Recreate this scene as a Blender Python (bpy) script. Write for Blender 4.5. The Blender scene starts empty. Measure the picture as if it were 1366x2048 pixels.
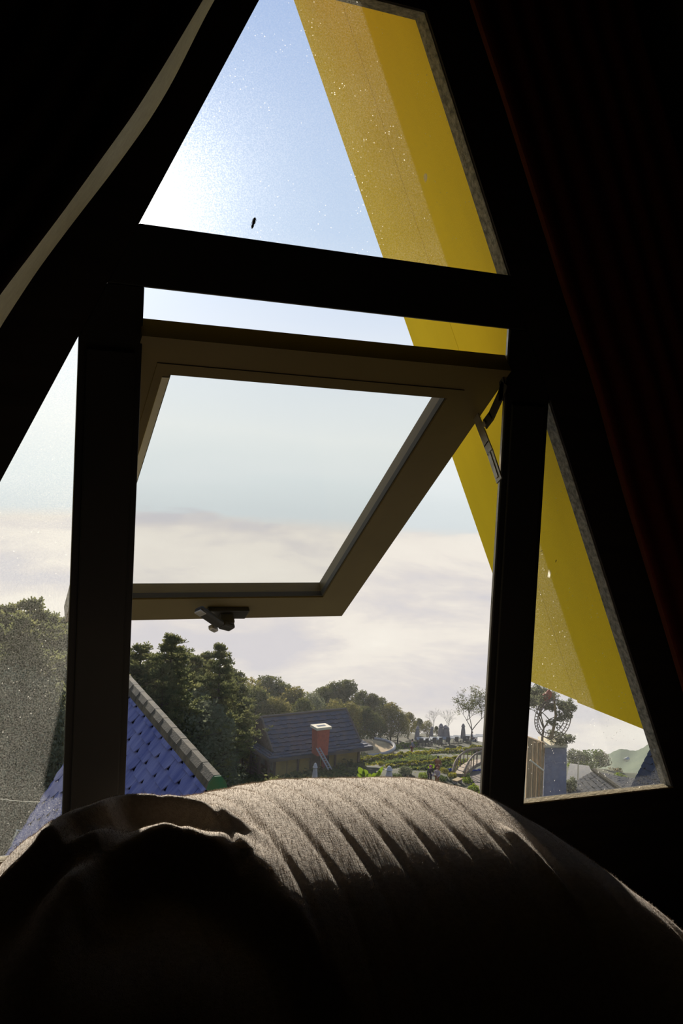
import bpy, bmesh, math, random
import numpy as np
from mathutils import Vector, Matrix
random.seed(7); rng = np.random.default_rng(7)
C = bpy.context.scene.collection
scene = bpy.context.scene
PI = math.pi

# ------------------------------------------------------------------ camera
YAW, PITCH, ROLL, FPX = 0.4122, 0.0571, 0.0504, 1975.8
EYE = 1.15
cy, sy, cp, sp, cr, sr = math.cos(YAW), math.sin(YAW), math.cos(PITCH), math.sin(PITCH), math.cos(ROLL), math.sin(ROLL)
FW = np.array([sy*cp, cy*cp, -sp])
_R0 = np.array([cy, -sy, 0.0]); _U0 = np.cross(_R0, FW)
RT = cr*_R0 + sr*_U0; UP = -sr*_R0 + cr*_U0
cam_d = bpy.data.cameras.new('camera'); cam = bpy.data.objects.new('camera', cam_d); C.objects.link(cam)
cam_d.sensor_fit = 'VERTICAL'; cam_d.sensor_height = 36.0; cam_d.lens = FPX/2048*36
cam_d.clip_start = 0.02; cam_d.clip_end = 5000
m = Matrix.Identity(4)
for i in range(3):
    m[i][0] = RT[i]; m[i][1] = UP[i]; m[i][2] = -FW[i]
m[2][3] = EYE
cam.matrix_world = m
scene.camera = cam

# ------------------------------------------------------------------ light
SUN_DIR = np.array([0.166, 0.957, 0.222]); SUN_DIR /= np.linalg.norm(SUN_DIR)
sun_d = bpy.data.lights.new('sun', 'SUN'); sun_d.energy = 13.0; sun_d.angle = math.radians(0.53); sun_d.color = (1.0, 0.93, 0.82)
sun = bpy.data.objects.new('sun', sun_d); C.objects.link(sun)
sun.rotation_euler = Vector(SUN_DIR).to_track_quat('Z', 'Y').to_euler()
vs = scene.view_settings
vs.view_transform = 'Standard'; vs.look = 'None'; vs.exposure = 0.0; vs.gamma = 1.0; vs.use_curve_mapping = False

class NT:
    """small node tree helper"""
    def __init__(s, tree): s.t = tree; s.n = tree.nodes; s.l = tree.links
    def add(s, typ, **kw):
        n = s.n.new(typ)
        for k, v in kw.items():
            if k.startswith('_'): setattr(n, k[1:], v)
        return n
    def val(s, sock, v):
        if hasattr(v, 'is_output') or isinstance(v, bpy.types.NodeSocket): s.l.new(v, sock)
        else: sock.default_value = v
    def math(s, op, a, b=0.0, c=None, clamp=False):
        n = s.n.new('ShaderNodeMath'); n.operation = op; n.use_clamp = clamp
        s.val(n.inputs[0], a); s.val(n.inputs[1], b)
        if c is not None: s.val(n.inputs[2], c)
        return n.outputs[0]
    def ramp(s, fac, stops, interp='LINEAR'):
        n = s.n.new('ShaderNodeValToRGB'); n.color_ramp.interpolation = interp
        e = n.color_ramp.elements
        while len(e) < len(stops): e.new(0.5)
        for i, (p, c) in enumerate(stops):
            e[i].position = p; e[i].color = (c[0], c[1], c[2], 1) if not isinstance(c, (int, float)) else (c, c, c, 1)
        s.val(n.inputs[0], fac); return n.outputs[0]
    def mix(s, fac, a, b, mode='MIX'):
        n = s.n.new('ShaderNodeMix'); n.data_type = 'RGBA'; n.blend_type = mode
        s.val(n.inputs[0], fac)
        for k, v in ((6, a), (7, b)):
            if isinstance(v, tuple): v = (v[0], v[1], v[2], 1)
            s.val(n.inputs[k], v)
        return n.outputs[2]
    def noise(s, vec, scale, detail=4, rough=0.5, dist=0.0):
        n = s.n.new('ShaderNodeTexNoise'); n.inputs['Scale'].default_value = scale; n.inputs['Detail'].default_value = detail
        n.inputs['Roughness'].default_value = rough; n.inputs['Distortion'].default_value = dist
        if vec is not None: s.l.new(vec, n.inputs['Vector'])
        return n.outputs[0]
    def mapping(s, vec, scale=(1, 1, 1), loc=(0, 0, 0), rot=(0, 0, 0)):
        n = s.n.new('ShaderNodeMapping'); n.inputs['Scale'].default_value = scale; n.inputs['Location'].default_value = loc; n.inputs['Rotation'].default_value = rot
        s.l.new(vec, n.inputs['Vector']); return n.outputs[0]

def srgb(r, g, b):
    return tuple((c/255/12.92) if c/255 <= 0.04045 else ((c/255+0.055)/1.055)**2.4 for c in (r, g, b))

# ------------------------------------------------------------------ sky and sea of cloud
world = bpy.data.worlds.new('sky'); scene.world = world; world.use_nodes = True
w = NT(world.node_tree); w.n.clear()
tc = w.add('ShaderNodeTexCoord'); sep = w.add('ShaderNodeSeparateXYZ'); w.l.new(tc.outputs['Generated'], sep.inputs[0])
Zs = sep.outputs[2]
soft = w.noise(w.mapping(tc.outputs['Generated'], (1.6, 1.6, 5)), 2.0, 3, 0.5)
soft2 = w.noise(w.mapping(tc.outputs['Generated'], (2, 2, 9)), 3.1, 5, 0.55, 0.3)
# height of the view line, softened by cloud noise
zz = w.math('ADD', Zs, w.math('MULTIPLY', w.math('SUBTRACT', soft, 0.5), 0.05))
grad = w.ramp(w.math('MULTIPLY', w.math('ADD', zz, 0.5), 1.0), [
    (0.00, srgb(196, 186, 178)), (0.22, srgb(204, 196, 190)), (0.34, srgb(216, 208, 200)), (0.425, srgb(222, 215, 206)),
    (0.438, srgb(210, 217, 219)), (0.475, srgb(222, 229, 230)), (0.52, srgb(234, 238, 237)), (0.57, srgb(226, 233, 238)),
    (0.62, srgb(214, 224, 238)), (0.72, srgb(184, 204, 232)), (0.95, srgb(150, 176, 222)), (1.0, srgb(140, 168, 218))])
# sea of cloud: billows and lilac hollows, only below the skyline
edge = w.math('ADD', Zs, w.math('MULTIPLY', w.math('SUBTRACT', soft2, 0.5), 0.06))
below = w.ramp(w.math('ADD', edge, 0.5), [(0.427, 1.0), (0.4325, 0.0)])
bill = w.noise(w.mapping(tc.outputs['Generated'], (1.2, 1.2, 4.2), (0.3, 0.1, 0)), 4.6, 7, 0.55, 0.25)
billc = w.ramp(bill, [(0.36, srgb(200, 197, 202)), (0.45, srgb(214, 208, 205)), (0.54, srgb(231, 224, 214)), (0.72, srgb(240, 234, 222))])
col = w.mix(w.math('MULTIPLY', below, 0.85), grad, billc)
# thin high veils above
veil = w.ramp(w.noise(w.mapping(tc.outputs['Generated'], (1, 1, 6), (0.7, 0, 0)), 3.0, 6, 0.55), [(0.5, 0.0), (0.72, 0.35)])
veilm = w.math('MULTIPLY', veil, w.ramp(w.math('ADD', Zs, 0.5), [(0.43, 0.0), (0.46, 1.0), (0.58, 0.5), (0.66, 0.0)]))
col = w.mix(veilm, col, srgb(240, 240, 240))
# glow of the air round the sun
dotn = w.add('ShaderNodeVectorMath', _operation='DOT_PRODUCT'); w.l.new(tc.outputs['Generated'], dotn.inputs[0]); dotn.inputs[1].default_value = tuple(SUN_DIR)
ang = w.math('ARCCOSINE', w.math('MINIMUM', dotn.outputs['Value'], 0.99999))
glow = w.math('ADD', w.math('MULTIPLY', w.math('POWER', 2.718, w.math('MULTIPLY', ang, -16.0)), 0.55), w.math('MULTIPLY', w.math('POWER', 2.718, w.math('MULTIPLY', ang, -5.0)), 0.12))
gl = w.add('ShaderNodeVectorMath', _operation='SCALE'); gl.inputs[0].default_value = (1.0, 0.97, 0.92); w.l.new(glow, gl.inputs['Scale'])
addn = w.add('ShaderNodeVectorMath', _operation='ADD'); w.l.new(col, addn.inputs[0]); w.l.new(gl.outputs[0], addn.inputs[1])
bg = w.add('ShaderNodeBackground'); w.l.new(addn.outputs[0], bg.inputs[0]); bg.inputs[1].default_value = 1.03
wo = w.add('ShaderNodeOutputWorld'); w.l.new(bg.outputs[0], wo.inputs[0])

# ------------------------------------------------------------------ helpers
def ray(px, py):
    return (px-683)*RT - (py-1024)*UP + FPX*FW
def W(p): return np.array([p[0], p[1], p[2]+EYE])
def aty(px, py, Y): d = ray(px, py); return W(d/d[1]*Y)
def atd(px, py, dist): return W(ray(px, py)/FPX*dist)
def atz(px, py, z): d = ray(px, py); return W(d/d[2]*(z-EYE))
def pix(P):
    P = np.array(P, float) - np.array([0, 0, EYE]); k = P@FW
    return 683+FPX*(P@RT)/k, 1024-FPX*(P@UP)/k
FH = np.array([sy, cy]); RH = np.array([cy, -sy])     # level forward and sideways directions of the view

def mesh_obj(name, verts, faces, mat=None, parent=None, smooth=False):
    me = bpy.data.meshes.new(name)
    me.from_pydata([tuple(map(float, v)) for v in verts], [], [tuple(f) for f in faces])
    me.update()
    if mat:
        for mm in (mat if isinstance(mat, (list, tuple)) else [mat]): me.materials.append(mm)
    if smooth: me.shade_smooth()
    o = bpy.data.objects.new(name, me); C.objects.link(o)
    if parent: o.parent = parent
    return o
def quads_obj(name, V, mat, parent=None, nper=4):
    """V: (n, nper, 3) array of separate leaves, one mesh"""
    n = V.shape[0]; me = bpy.data.meshes.new(name)
    me.vertices.add(n*nper); me.vertices.foreach_set('co', V.astype(np.float32).ravel())
    me.loops.add(n*nper); me.loops.foreach_set('vertex_index', np.arange(n*nper, dtype=np.int32))
    me.polygons.add(n); me.polygons.foreach_set('loop_start', np.arange(0, n*nper, nper, dtype=np.int32))
    me.polygons.foreach_set('loop_total', np.full(n, nper, dtype=np.int32))
    me.update(calc_edges=True); me.validate()
    me.materials.append(mat)
    o = bpy.data.objects.new(name, me); C.objects.link(o)
    if parent: o.parent = parent
    return o
class MB:
    def __init__(s): s.v = []; s.f = []
    def add(s, vs_, fs):
        b = len(s.v); s.v += [tuple(map(float, v)) for v in vs_]; s.f += [tuple(i+b for i in f) for f in fs]; return s
    def box(s, c, size, M=None):
        x, y, z = size[0]/2, size[1]/2, size[2]/2
        vs_ = [Vector((sx*x, sy_*y, sz*z)) for sz in (-1, 1) for sy_ in (-1, 1) for sx in (-1, 1)]
        if M is not None: vs_ = [M @ v for v in vs_]
        vs_ = [v+Vector(c) for v in vs_]
        return s.add(vs_, [(0, 2, 3, 1), (4, 5, 7, 6), (0, 1, 5, 4), (2, 6, 7, 3), (0, 4, 6, 2), (1, 3, 7, 5)])
    def hexa(s, a, b):   # a: four points ring, b: four points ring
        return s.add(list(a)+list(b), [(3, 2, 1, 0), (4, 5, 6, 7), (0, 1, 5, 4), (1, 2, 6, 5), (2, 3, 7, 6), (3, 0, 4, 7)])
    def prism(s, ring, off):
        n = len(ring); b = [tuple(np.array(p)+np.array(off)) for p in ring]
        return s.add(list(ring)+b, [tuple(range(n))[::-1], tuple(range(n, 2*n))]+[(i, (i+1) % n, n+(i+1) % n, n+i) for i in range(n)])
    def tube(s, pts, rad, seg=8, cap=True):
        pts = [Vector(tuple(map(float, p))) for p in pts]; n = len(pts)
        rad = rad if isinstance(rad, (list, tuple)) else [rad]*n
        b = len(s.v); ref = None
        for i, p in enumerate(pts):
            t = (pts[min(i+1, n-1)]-pts[max(i-1, 0)]).normalized()
            if ref is None: ref = t.orthogonal().normalized()
            ref = (ref - t*ref.dot(t)).normalized(); q = t.cross(ref)
            for k in range(seg):
                a = 2*PI*k/seg; s.v.append(tuple(p+(ref*math.cos(a)+q*math.sin(a))*rad[i]))
        for i in range(n-1):
            for k in range(seg):
                s.f.append((b+i*seg+k, b+i*seg+(k+1) % seg, b+(i+1)*seg+(k+1) % seg, b+(i+1)*seg+k))
        if cap:
            s.f.append(tuple(b+k for k in range(seg))[::-1]); s.f.append(tuple(b+(n-1)*seg+k for k in range(seg)))
        return s
    def lathe(s, c, prof, seg=12, wob=None):
        b = len(s.v); n = len(prof)
        for i, (r, z) in enumerate(prof):
            for k in range(seg):
                a = 2*PI*k/seg; rr = r*(wob(a, i) if wob else 1)
                s.v.append((c[0]+rr*math.cos(a), c[1]+rr*math.sin(a), c[2]+z))
        for i in range(n-1):
            for k in range(seg):
                s.f.append((b+i*seg+k, b+i*seg+(k+1) % seg, b+(i+1)*seg+(k+1) % seg, b+(i+1)*seg+k))
        s.f.append(tuple(b+k for k in range(seg))[::-1]); s.f.append(tuple(b+(n-1)*seg+k for k in range(seg)))
        return s
    def build(s, name, mat, parent=None, smooth=False, bevel=0):
        o = mesh_obj(name, s.v, s.f, mat, parent, smooth)
        bm = bmesh.new(); bm.from_mesh(o.data); bmesh.ops.recalc_face_normals(bm, faces=bm.faces); bm.to_mesh(o.data); bm.free()
        if bevel:
            md = o.modifiers.new('bevel', 'BEVEL'); md.width = bevel; md.segments = 2; md.limit_method = 'ANGLE'
        return o
def tag(o, label=None, cat=None, group=None, kind=None):
    if label: o['label'] = label
    if cat: o['category'] = cat
    if group: o['group'] = group
    if kind: o['kind'] = kind
    return o
def empty(name, loc=(0, 0, 0), rz=0, label=None, cat=None, group=None, kind=None):
    o = bpy.data.objects.new(name, None); C.objects.link(o); o.location = tuple(map(float, loc)); o.rotation_euler = (0, 0, rz)
    o.empty_display_size = 0.2
    return tag(o, label, cat, group, kind)
def copy_tree(o, parent=None):
    kids = [k for k in C.objects if k.parent == o]
    c = o.copy(); C.objects.link(c)
    if parent: c.parent = parent
    for k in kids: copy_tree(k, c)
    return c
ORD = ['first', 'second', 'third', 'fourth', 'fifth', 'sixth', 'seventh', 'eighth', 'ninth', 'tenth', 'eleventh', 'twelfth', 'thirteenth',
       'fourteenth', 'fifteenth', 'sixteenth', 'seventeenth', 'eighteenth', 'nineteenth', 'twentieth', 'twenty-first', 'twenty-second', 'twenty-third', 'twenty-fourth', 'twenty-fifth', 'twenty-sixth', 'twenty-seventh', 'twenty-eighth', 'twenty-ninth', 'thirtieth', 'thirty-first', 'thirty-second', 'thirty-third', 'thirty-fourth']

# ------------------------------------------------------------------ materials
def mat(name, color, rough=0.7, var=None, scale=5.0, bump=0.0, bscale=None, metal=0.0, coords='Object', sheen=0.0, detail=4, stretch=(1, 1, 1), spec=0.08, lo=0.35, hi=0.65):
    m_ = bpy.data.materials.new(name); m_.use_nodes = True; t = NT(m_.node_tree)
    b = t.n['Principled BSDF']; b.inputs['Roughness'].default_value = rough; b.inputs['Metallic'].default_value = metal
    b.inputs['Specular IOR Level'].default_value = spec
    tcn = t.add('ShaderNodeTexCoord'); vec = t.mapping(tcn.outputs[coords], stretch)
    c = (color[0], color[1], color[2], 1)
    if var:
        f = t.noise(vec, scale, detail, 0.6)
        t.l.new(t.mix(t.ramp(f, [(lo, 0.0), (hi, 1.0)]), c, (var[0], var[1], var[2], 1)), b.inputs['Base Color'])
    else: b.inputs['Base Color'].default_value = c
    if sheen: b.inputs['Sheen Weight'].default_value = sheen; b.inputs['Sheen Roughness'].default_value = 0.5
    if bump:
        bn = t.add('ShaderNodeBump'); bn.inputs['Strength'].default_value = bump; bn.inputs['Distance'].default_value = 0.02
        t.l.new(t.noise(vec, bscale or scale, 6, 0.6), bn.inputs['Height']); t.l.new(bn.outputs[0], b.inputs['Normal'])
    return m_
def leafmat(name, a, b_, trans=0.45, scale=0.9):
    m_ = bpy.data.materials.new(name); m_.use_nodes = True; t = NT(m_.node_tree); t.n.clear()
    tcn = t.add('ShaderNodeTexCoord'); f = t.noise(tcn.outputs['Object'], scale, 5, 0.7)
    f2 = t.noise(tcn.outputs['Object'], 9.0, 2, 0.5)
    c = t.mix(t.ramp(t.math('ADD', t.math('MULTIPLY', f, 0.5), t.math('MULTIPLY', f2, 0.5)), [(0.4, 0.0), (0.6, 1.0)]), a, b_)
    d = t.add('ShaderNodeBsdfDiffuse'); t.l.new(c, d.inputs[0])
    tr = t.add('ShaderNodeBsdfTranslucent'); t.l.new(c, tr.inputs[0])
    mx = t.add('ShaderNodeMixShader'); mx.inputs[0].default_value = trans; t.l.new(d.outputs[0], mx.inputs[1]); t.l.new(tr.outputs[0], mx.inputs[2])
    o = t.add('ShaderNodeOutputMaterial'); t.l.new(mx.outputs[0], o.inputs[0]); return m_
M = {}
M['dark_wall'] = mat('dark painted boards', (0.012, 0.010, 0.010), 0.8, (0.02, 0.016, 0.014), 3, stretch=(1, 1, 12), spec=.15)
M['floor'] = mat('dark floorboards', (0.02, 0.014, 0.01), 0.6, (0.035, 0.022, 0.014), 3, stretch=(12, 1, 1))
M['frame'] = mat('charcoal window frame', (0.085, 0.075, 0.062), 0.5, (0.10, 0.09, 0.075), 8)
M['inner_frame'] = mat('dark window mullions', (0.012, 0.012, 0.012), 0.6, (0.016, 0.015, 0.014), 8, spec=.2)
M['sash'] = mat('bronze grey sash', (0.115, 0.086, 0.032), 0.5, (0.130, 0.098, 0.038), 6, spec=.3)
M['gasket'] = mat('black rubber gasket', (0.05, 0.045, 0.03), 0.6, spec=.2)
M['stile_light_strip'] = mat('pale paint for light on the stile', (0.62, 0.60, 0.50), 0.5); M['steel'] = mat('dull steel', (0.42, 0.39, 0.33), 0.45, (0.3, 0.27, 0.22), 40, metal=0.7)
M['blackmetal'] = mat('black coated metal', (0.05, 0.047, 0.04), 0.35)
M['yellow'] = mat('yellow painted boards', (0.94, 0.70, 0.022), 0.6, (0.87, 0.645, 0.020), 2.5, stretch=(1, 3, 0.6))
M['yellow_edge'] = mat('pale board edge', (0.6, 0.5, 0.25), 0.7)
M['reveal'] = mat('rough grey render', (0.30, 0.28, 0.24), 0.9, (0.12, 0.115, 0.1), 90, 0.5, 120)
M['sill'] = mat('tan weathered sill', (0.20, 0.15, 0.075), 0.85, (0.15, 0.115, 0.06), 60, 0.4, 90)

def glass(name, dirt, speck, haze):
    """clear pane; dirt = film cover, speck = splash marks, haze = soft forward scatter of the film"""
    m_ = bpy.data.materials.new(name); m_.use_nodes = True; t = NT(m_.node_tree); t.n.clear()
    tcn = t.add('ShaderNodeTexCoord'); v = tcn.outputs['Object']
    clear = t.add('ShaderNodeBsdfTransparent'); clear.inputs[0].default_value = (0.99, 0.995, 0.99, 1)
    gls = t.add('ShaderNodeBsdfGlossy'); gls.inputs['Roughness'].default_value = 0.02
    fr = t.add('ShaderNodeFresnel'); fr.inputs[0].default_value = 1.35
    m1 = t.add('ShaderNodeMixShader'); t.l.new(t.math('MULTIPLY', fr.outputs[0], 0.12), m1.inputs[0]); t.l.new(clear.outputs[0], m1.inputs[1]); t.l.new(gls.outputs[0], m1.inputs[2])
    out = m1.outputs[0]
    if dirt:
        fine = t.ramp(t.noise(v, 420, 3, 0.7), [(0.42, 0.15), (0.66, 1.5)])
        big = t.ramp(t.noise(v, 5, 5, 0.6), [(0.35, 0.5), (0.7, 1.0)])
        vor = t.add('ShaderNodeTexVoronoi'); vor.inputs['Scale'].default_value = 95; t.l.new(v, vor.inputs['Vector'])
        sp1 = t.ramp(vor.outputs['Distance'], [(0.05, 1.0), (0.12, 0.0)])
        msk = t.ramp(t.noise(v, 22, 2), [(0.45, 0.0), (0.66, 1.0)])
        vor2 = t.add('ShaderNodeTexVoronoi'); vor2.inputs['Scale'].default_value = 14; t.l.new(t.mapping(v, (1, 1, 0.45)), vor2.inputs['Vector'])
        sp2 = t.ramp(t.math('ADD', vor2.outputs['Distance'], t.math('MULTIPLY', t.noise(v, 120, 3), 0.08)), [(0.07, 1.0), (0.10, 0.0)])
        msk2 = t.ramp(t.noise(v, 9, 2), [(0.5, 0.0), (0.6, 1.0)])
        spots = t.math('MAXIMUM', t.math('MULTIPLY', sp1, msk), t.math('MULTIPLY', sp2, msk2))
        film = t.math('MULTIPLY', fine, big)
        fac = t.math('ADD', t.math('MULTIPLY', film, dirt), t.math('MULTIPLY', spots, speck), clamp=True)
        tr = t.add('ShaderNodeBsdfTranslucent'); tr.inputs[0].default_value = (0.75, 0.72, 0.64, 1)
        df = t.add('ShaderNodeBsdfDiffuse'); df.inputs[0].default_value = (0.5, 0.48, 0.42, 1)
        md = t.add('ShaderNodeMixShader'); md.inputs[0].default_value = 0.3; t.l.new(tr.outputs[0], md.inputs[1]); t.l.new(df.outputs[0], md.inputs[2])
        m2 = t.add('ShaderNodeMixShader'); t.l.new(fac, m2.inputs[0]); t.l.new(out, m2.inputs[1]); t.l.new(md.outputs[0], m2.inputs[2]); out = m2.outputs[0]
        if haze:
            rf = t.add('ShaderNodeBsdfRefraction'); rf.inputs['IOR'].default_value = 1.12; rf.inputs['Roughness'].default_value = 0.75; rf.inputs[0].default_value = (1, 0.97, 0.92, 1)
            m3 = t.add('ShaderNodeMixShader'); t.l.new(t.math('MULTIPLY', fine, haze), m3.inputs[0]); t.l.new(out, m3.inputs[1]); t.l.new(rf.outputs[0], m3.inputs[2]); out = m3.outputs[0]
    o = t.add('ShaderNodeOutputMaterial'); t.l.new(out, o.inputs[0]); return m_
M['glass_dirty'] = glass('dusty window glass', 0.026, 0.6, 0.0013)
M['glass_left'] = glass('dustier left window glass', 0.055, 0.35, 0.002)  # thicker dust film on the left side pane
M['glass_clean'] = glass('clear window glass', 0, 0, 0)

# ------------------------------------------------------------------ the gable wall and its window
YW = 1.6; YO = 1.634; YM = 1.609
S = 0.4716; AL = 0.157; BR = 1.187           # the two rakes: x = AL + S z, x = BR - S z  (z counted from the eye)
X1, X2, X3, X4 = 0.236, 0.3358, 1.0269, 1.1243
ZT1, ZT0, ZB, ZTOP = 0.3527, 0.2538, -0.671, 0.7905
def PW(x, z, y=YW): return (x, y, z+EYE)
def xl(z): return AL+S*z
def xr(z): return BR-S*z
ZF = -EYE; ZC = 2.25
OFF = 0.52                                    # how far the room's slopes stand off the glass
def quadslab(mb, pts, y0=YW, y1=YO):          # pts (x,z)
    mb.prism([PW(x, z, y0) for x, z in pts], (0, y1-y0, 0))
zap = (BR-AL)/(2*S)
wl = MB()
zt = zap+OFF/S+0.05
quadslab(wl, [(xl(ZB), ZB), (xl(ZTOP), ZTOP), (xl(zt)-OFF, zt), (xl(ZF)-OFF-.2, ZF)])
quadslab(wl, [(xr(ZB), ZB), (xr(ZF)+OFF+.2, ZF), (xr(zt)+OFF, zt), (xr(ZTOP), ZTOP)])
quadslab(wl, [(xl(ZB), ZB), (xl(ZF)-OFF-.2, ZF), (xr(ZF)+OFF+.2, ZF), (xr(ZB), ZB)])
quadslab(wl, [(xl(ZTOP), ZTOP), (xr(ZTOP), ZTOP), (xr(zt)+OFF, zt), (xl(zt)-OFF, zt)])
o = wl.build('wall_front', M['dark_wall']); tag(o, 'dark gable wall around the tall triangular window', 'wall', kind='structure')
# rough reveal strips that line the opening outside the glass
win = empty('window_1', (0, 0, 0), 0, 'tall triangular gable window with two fixed side panes and an opening centre sash', 'window', kind='structure')
rv = MB(); e = 0.0015
def strip(a, b, n, y0=YW+0.006, y1=YO+0.006, th=e):
    (x0, z0), (x1, z1) = a, b
    rv.hexa([PW(x0, z0, y0), PW(x1, z1, y0), PW(x1+n[0]*th, z1+n[1]*th, y0), PW(x0+n[0]*th, z0+n[1]*th, y0)],
            [PW(x0, z0, y1), PW(x1, z1, y1), PW(x1+n[0]*th, z1+n[1]*th, y1), PW(x0+n[0]*th, z0+n[1]*th, y1)])
strip((xr(ZB), ZB), (xr(ZTOP), ZTOP), (-1, 0)); strip((xl(ZTOP), ZTOP), (xr(ZTOP), ZTOP), (0, -1))
rv.build('reveal', M['reveal'], win)
rv = MB(); strip((X4, ZB), (xr(ZB), ZB), (0, 1), YW+.002, YW+.024, th=0.003); strip((xl(ZB), ZB), (X1, ZB), (0, 1), YW+.002, YW+.024, th=0.003)
rv.build('window_sill', M['sill'], win)
# mullions and transom
t_ = MB(); quadslab(t_, [(xl(ZT1), ZT1), (xl(ZT0), ZT0), (xr(ZT0), ZT0), (xr(ZT1), ZT1)], YW, YM); t_.build('transom', M['inner_frame'], win, bevel=0.002)
for a, b in ((X1, X2), (X3, X4)):
    t_ = MB()
    za = min(ZT0, (a-AL)/S) if a < .6 else ZT0; zb2 = ZT0 if a < .6 else min(ZT0, (BR-b)/S)
    quadslab(t_, [(a, ZB), (b, ZB), (b, ZT0), (xl(ZT0), ZT0), (a, za)] if a < .6 else [(a, ZB), (b, ZB), (b, zb2), (xr(ZT0), ZT0), (a, ZT0)], YW, YM); t_.build('mullion', M['inner_frame'], win, bevel=0.002)
    t_ = MB(); quadslab(t_, [(a+0.012, ZB), (b-0.012, ZB), (b-0.012, min(za, zb2)-.02), (a+0.012, min(za, zb2)-.02)], YW-0.006, YW+0.001); t_.build('mullion_cover', M['inner_frame'], win, bevel=0.002)
# pale strip added to show light caught on the right jamb face, seen edge-on
g = MB(); g.hexa([PW(X3-.0012, ZB, YW+.003), PW(X3, ZB, YW+.003), PW(X3, ZT0, YW+.003), PW(X3-.0012, ZT0, YW+.003)], [PW(X3-.0012, ZB, YM), PW(X3, ZB, YM), PW(X3, ZT0, YM), PW(X3-.0012, ZT0, YM)])
g.build('jamb_light_strip', M['steel'], win)
# fixed panes
def pane(name, pts, m_, y=YM+0.001):
    mb = MB(); mb.prism([PW(x, z, y) for x, z in pts], (0, 0.004, 0)); return mb.build(name, m_, win)
pane('glass_pane', [(xl(ZT1), ZT1), (xr(ZT1), ZT1), (xr(ZTOP), ZTOP), (xl(ZTOP), ZTOP)], M['glass_dirty'])
pane('glass_pane', [(xl(ZB), ZB), (X1, ZB), (X1, (X1-AL)/S)], M['glass_left'])
pane('glass_pane', [(X4, ZB), (xr(ZB), ZB), (X4, (BR-X4)/S)], M['glass_dirty'])
# thin dark bead round each fixed pane on the room side is the wall itself; the opening sash hangs from the top
TOPY, TOPZ = 1.5868, 0.1741; BOTY, BOTZ = 2.312, -0.4131
sv = np.array([BOTY-TOPY, BOTZ-TOPZ]); SL = np.linalg.norm(sv); sv = sv/SL; tilt = math.atan2(sv[0], -sv[1])
SX0, SX1 = 0.332, 1.0265; SW = SX1-SX0
sash = empty('sash', (0, 0, 0)); sash.parent = win
Ms = Matrix.Translation((SX0, TOPY, TOPZ+EYE)) @ Matrix.Rotation(tilt, 4, 'X')
# local frame: x along the width, z up (0 at the hinge, -SL at the free edge), y outward
def sashmb(boxes):
    mb = MB()
    for (x0, x1, y0, y1, z0, z1) in boxes:
        mb.box(((x0+x1)/2, (y0+y1)/2, (z0+z1)/2), (x1-x0, y1-y0, z1-z0))
    mb.v = [tuple(Ms @ Vector(v)) for v in mb.v]; return mb
fw, ft = 0.067, 0.040
def miter(p, q, r_, s_, y0, y1):
    mb = MB(); mb.hexa([(p[0], y0, p[1]), (q[0], y0, q[1]), (r_[0], y0, r_[1]), (s_[0], y0, s_[1])], [(p[0], y1, p[1]), (q[0], y1, q[1]), (r_[0], y1, r_[1]), (s_[0], y1, s_[1])])
    mb.v = [tuple(Ms @ Vector(v)) for v in mb.v]; return mb
o0, o1, o2, o3 = (0, 0), (SW, 0), (SW, -SL), (0, -SL)
i0, i1, i2, i3 = (.062, -.083), (.597, -.087), (.605, -.831), (.062, -.831)
for nm, a, b, c, d in (('top_rail', o0, o1, i1, i0), ('stile', o1, o2, i2, i1), ('bottom_rail', o2, o3, i3, i2), ('stile', o3, o0, i0, i3)):
    miter(a, b, c, d, 0, ft).build(nm, M['sash'], sash)
    # raised inner step of the profile
    cc = np.array([SW/2, -SL/2])
    def sh(p, k): p = np.array(p); return tuple(p+(np.array([np.sign(p[0]-cc[0]), np.sign(p[1]-cc[1])])*k))
    miter(sh(i0, .022), sh(i1, .022), sh(i1, .0), sh(i0, .0), -.004, 0.001) if False else None
step = MB()
for a, b in ((i0, i1), (i1, i2), (i2, i3), (i3, i0)):
    k1, k0 = 0.026, 0.001
    q = [sh(a, k1), sh(b, k1), sh(b, k0), sh(a, k0)]
    t2 = miter(*q, -.0022, 0.0005); step.add(t2.v, t2.f)
step.build('glazing_bead', M['sash'], sash)
gk = MB()
for a, b in ((i0, i1), (i1, i2), (i2, i3), (i3, i0)):
    t2 = miter(sh(a, .001), sh(b, .001), sh(b, -.003), sh(a, -.003), 0.001, 0.013); gk.add(t2.v, t2.f)
gk.build('gasket', M['gasket'], sash)
sashmb([(.050, .062, -.004, .010, -.826, -.088)]).build('stile_light_strip', M['stile_light_strip'], sash)['label'] = 'added pale strip standing for light along the left stile'  # added strip, its pale colour stands for light reflected along the left stile
sashmb([(.055, .612, .011, .016, -.838, -.078)]).build('glass_pane', M['glass_clean'], sash)
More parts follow.
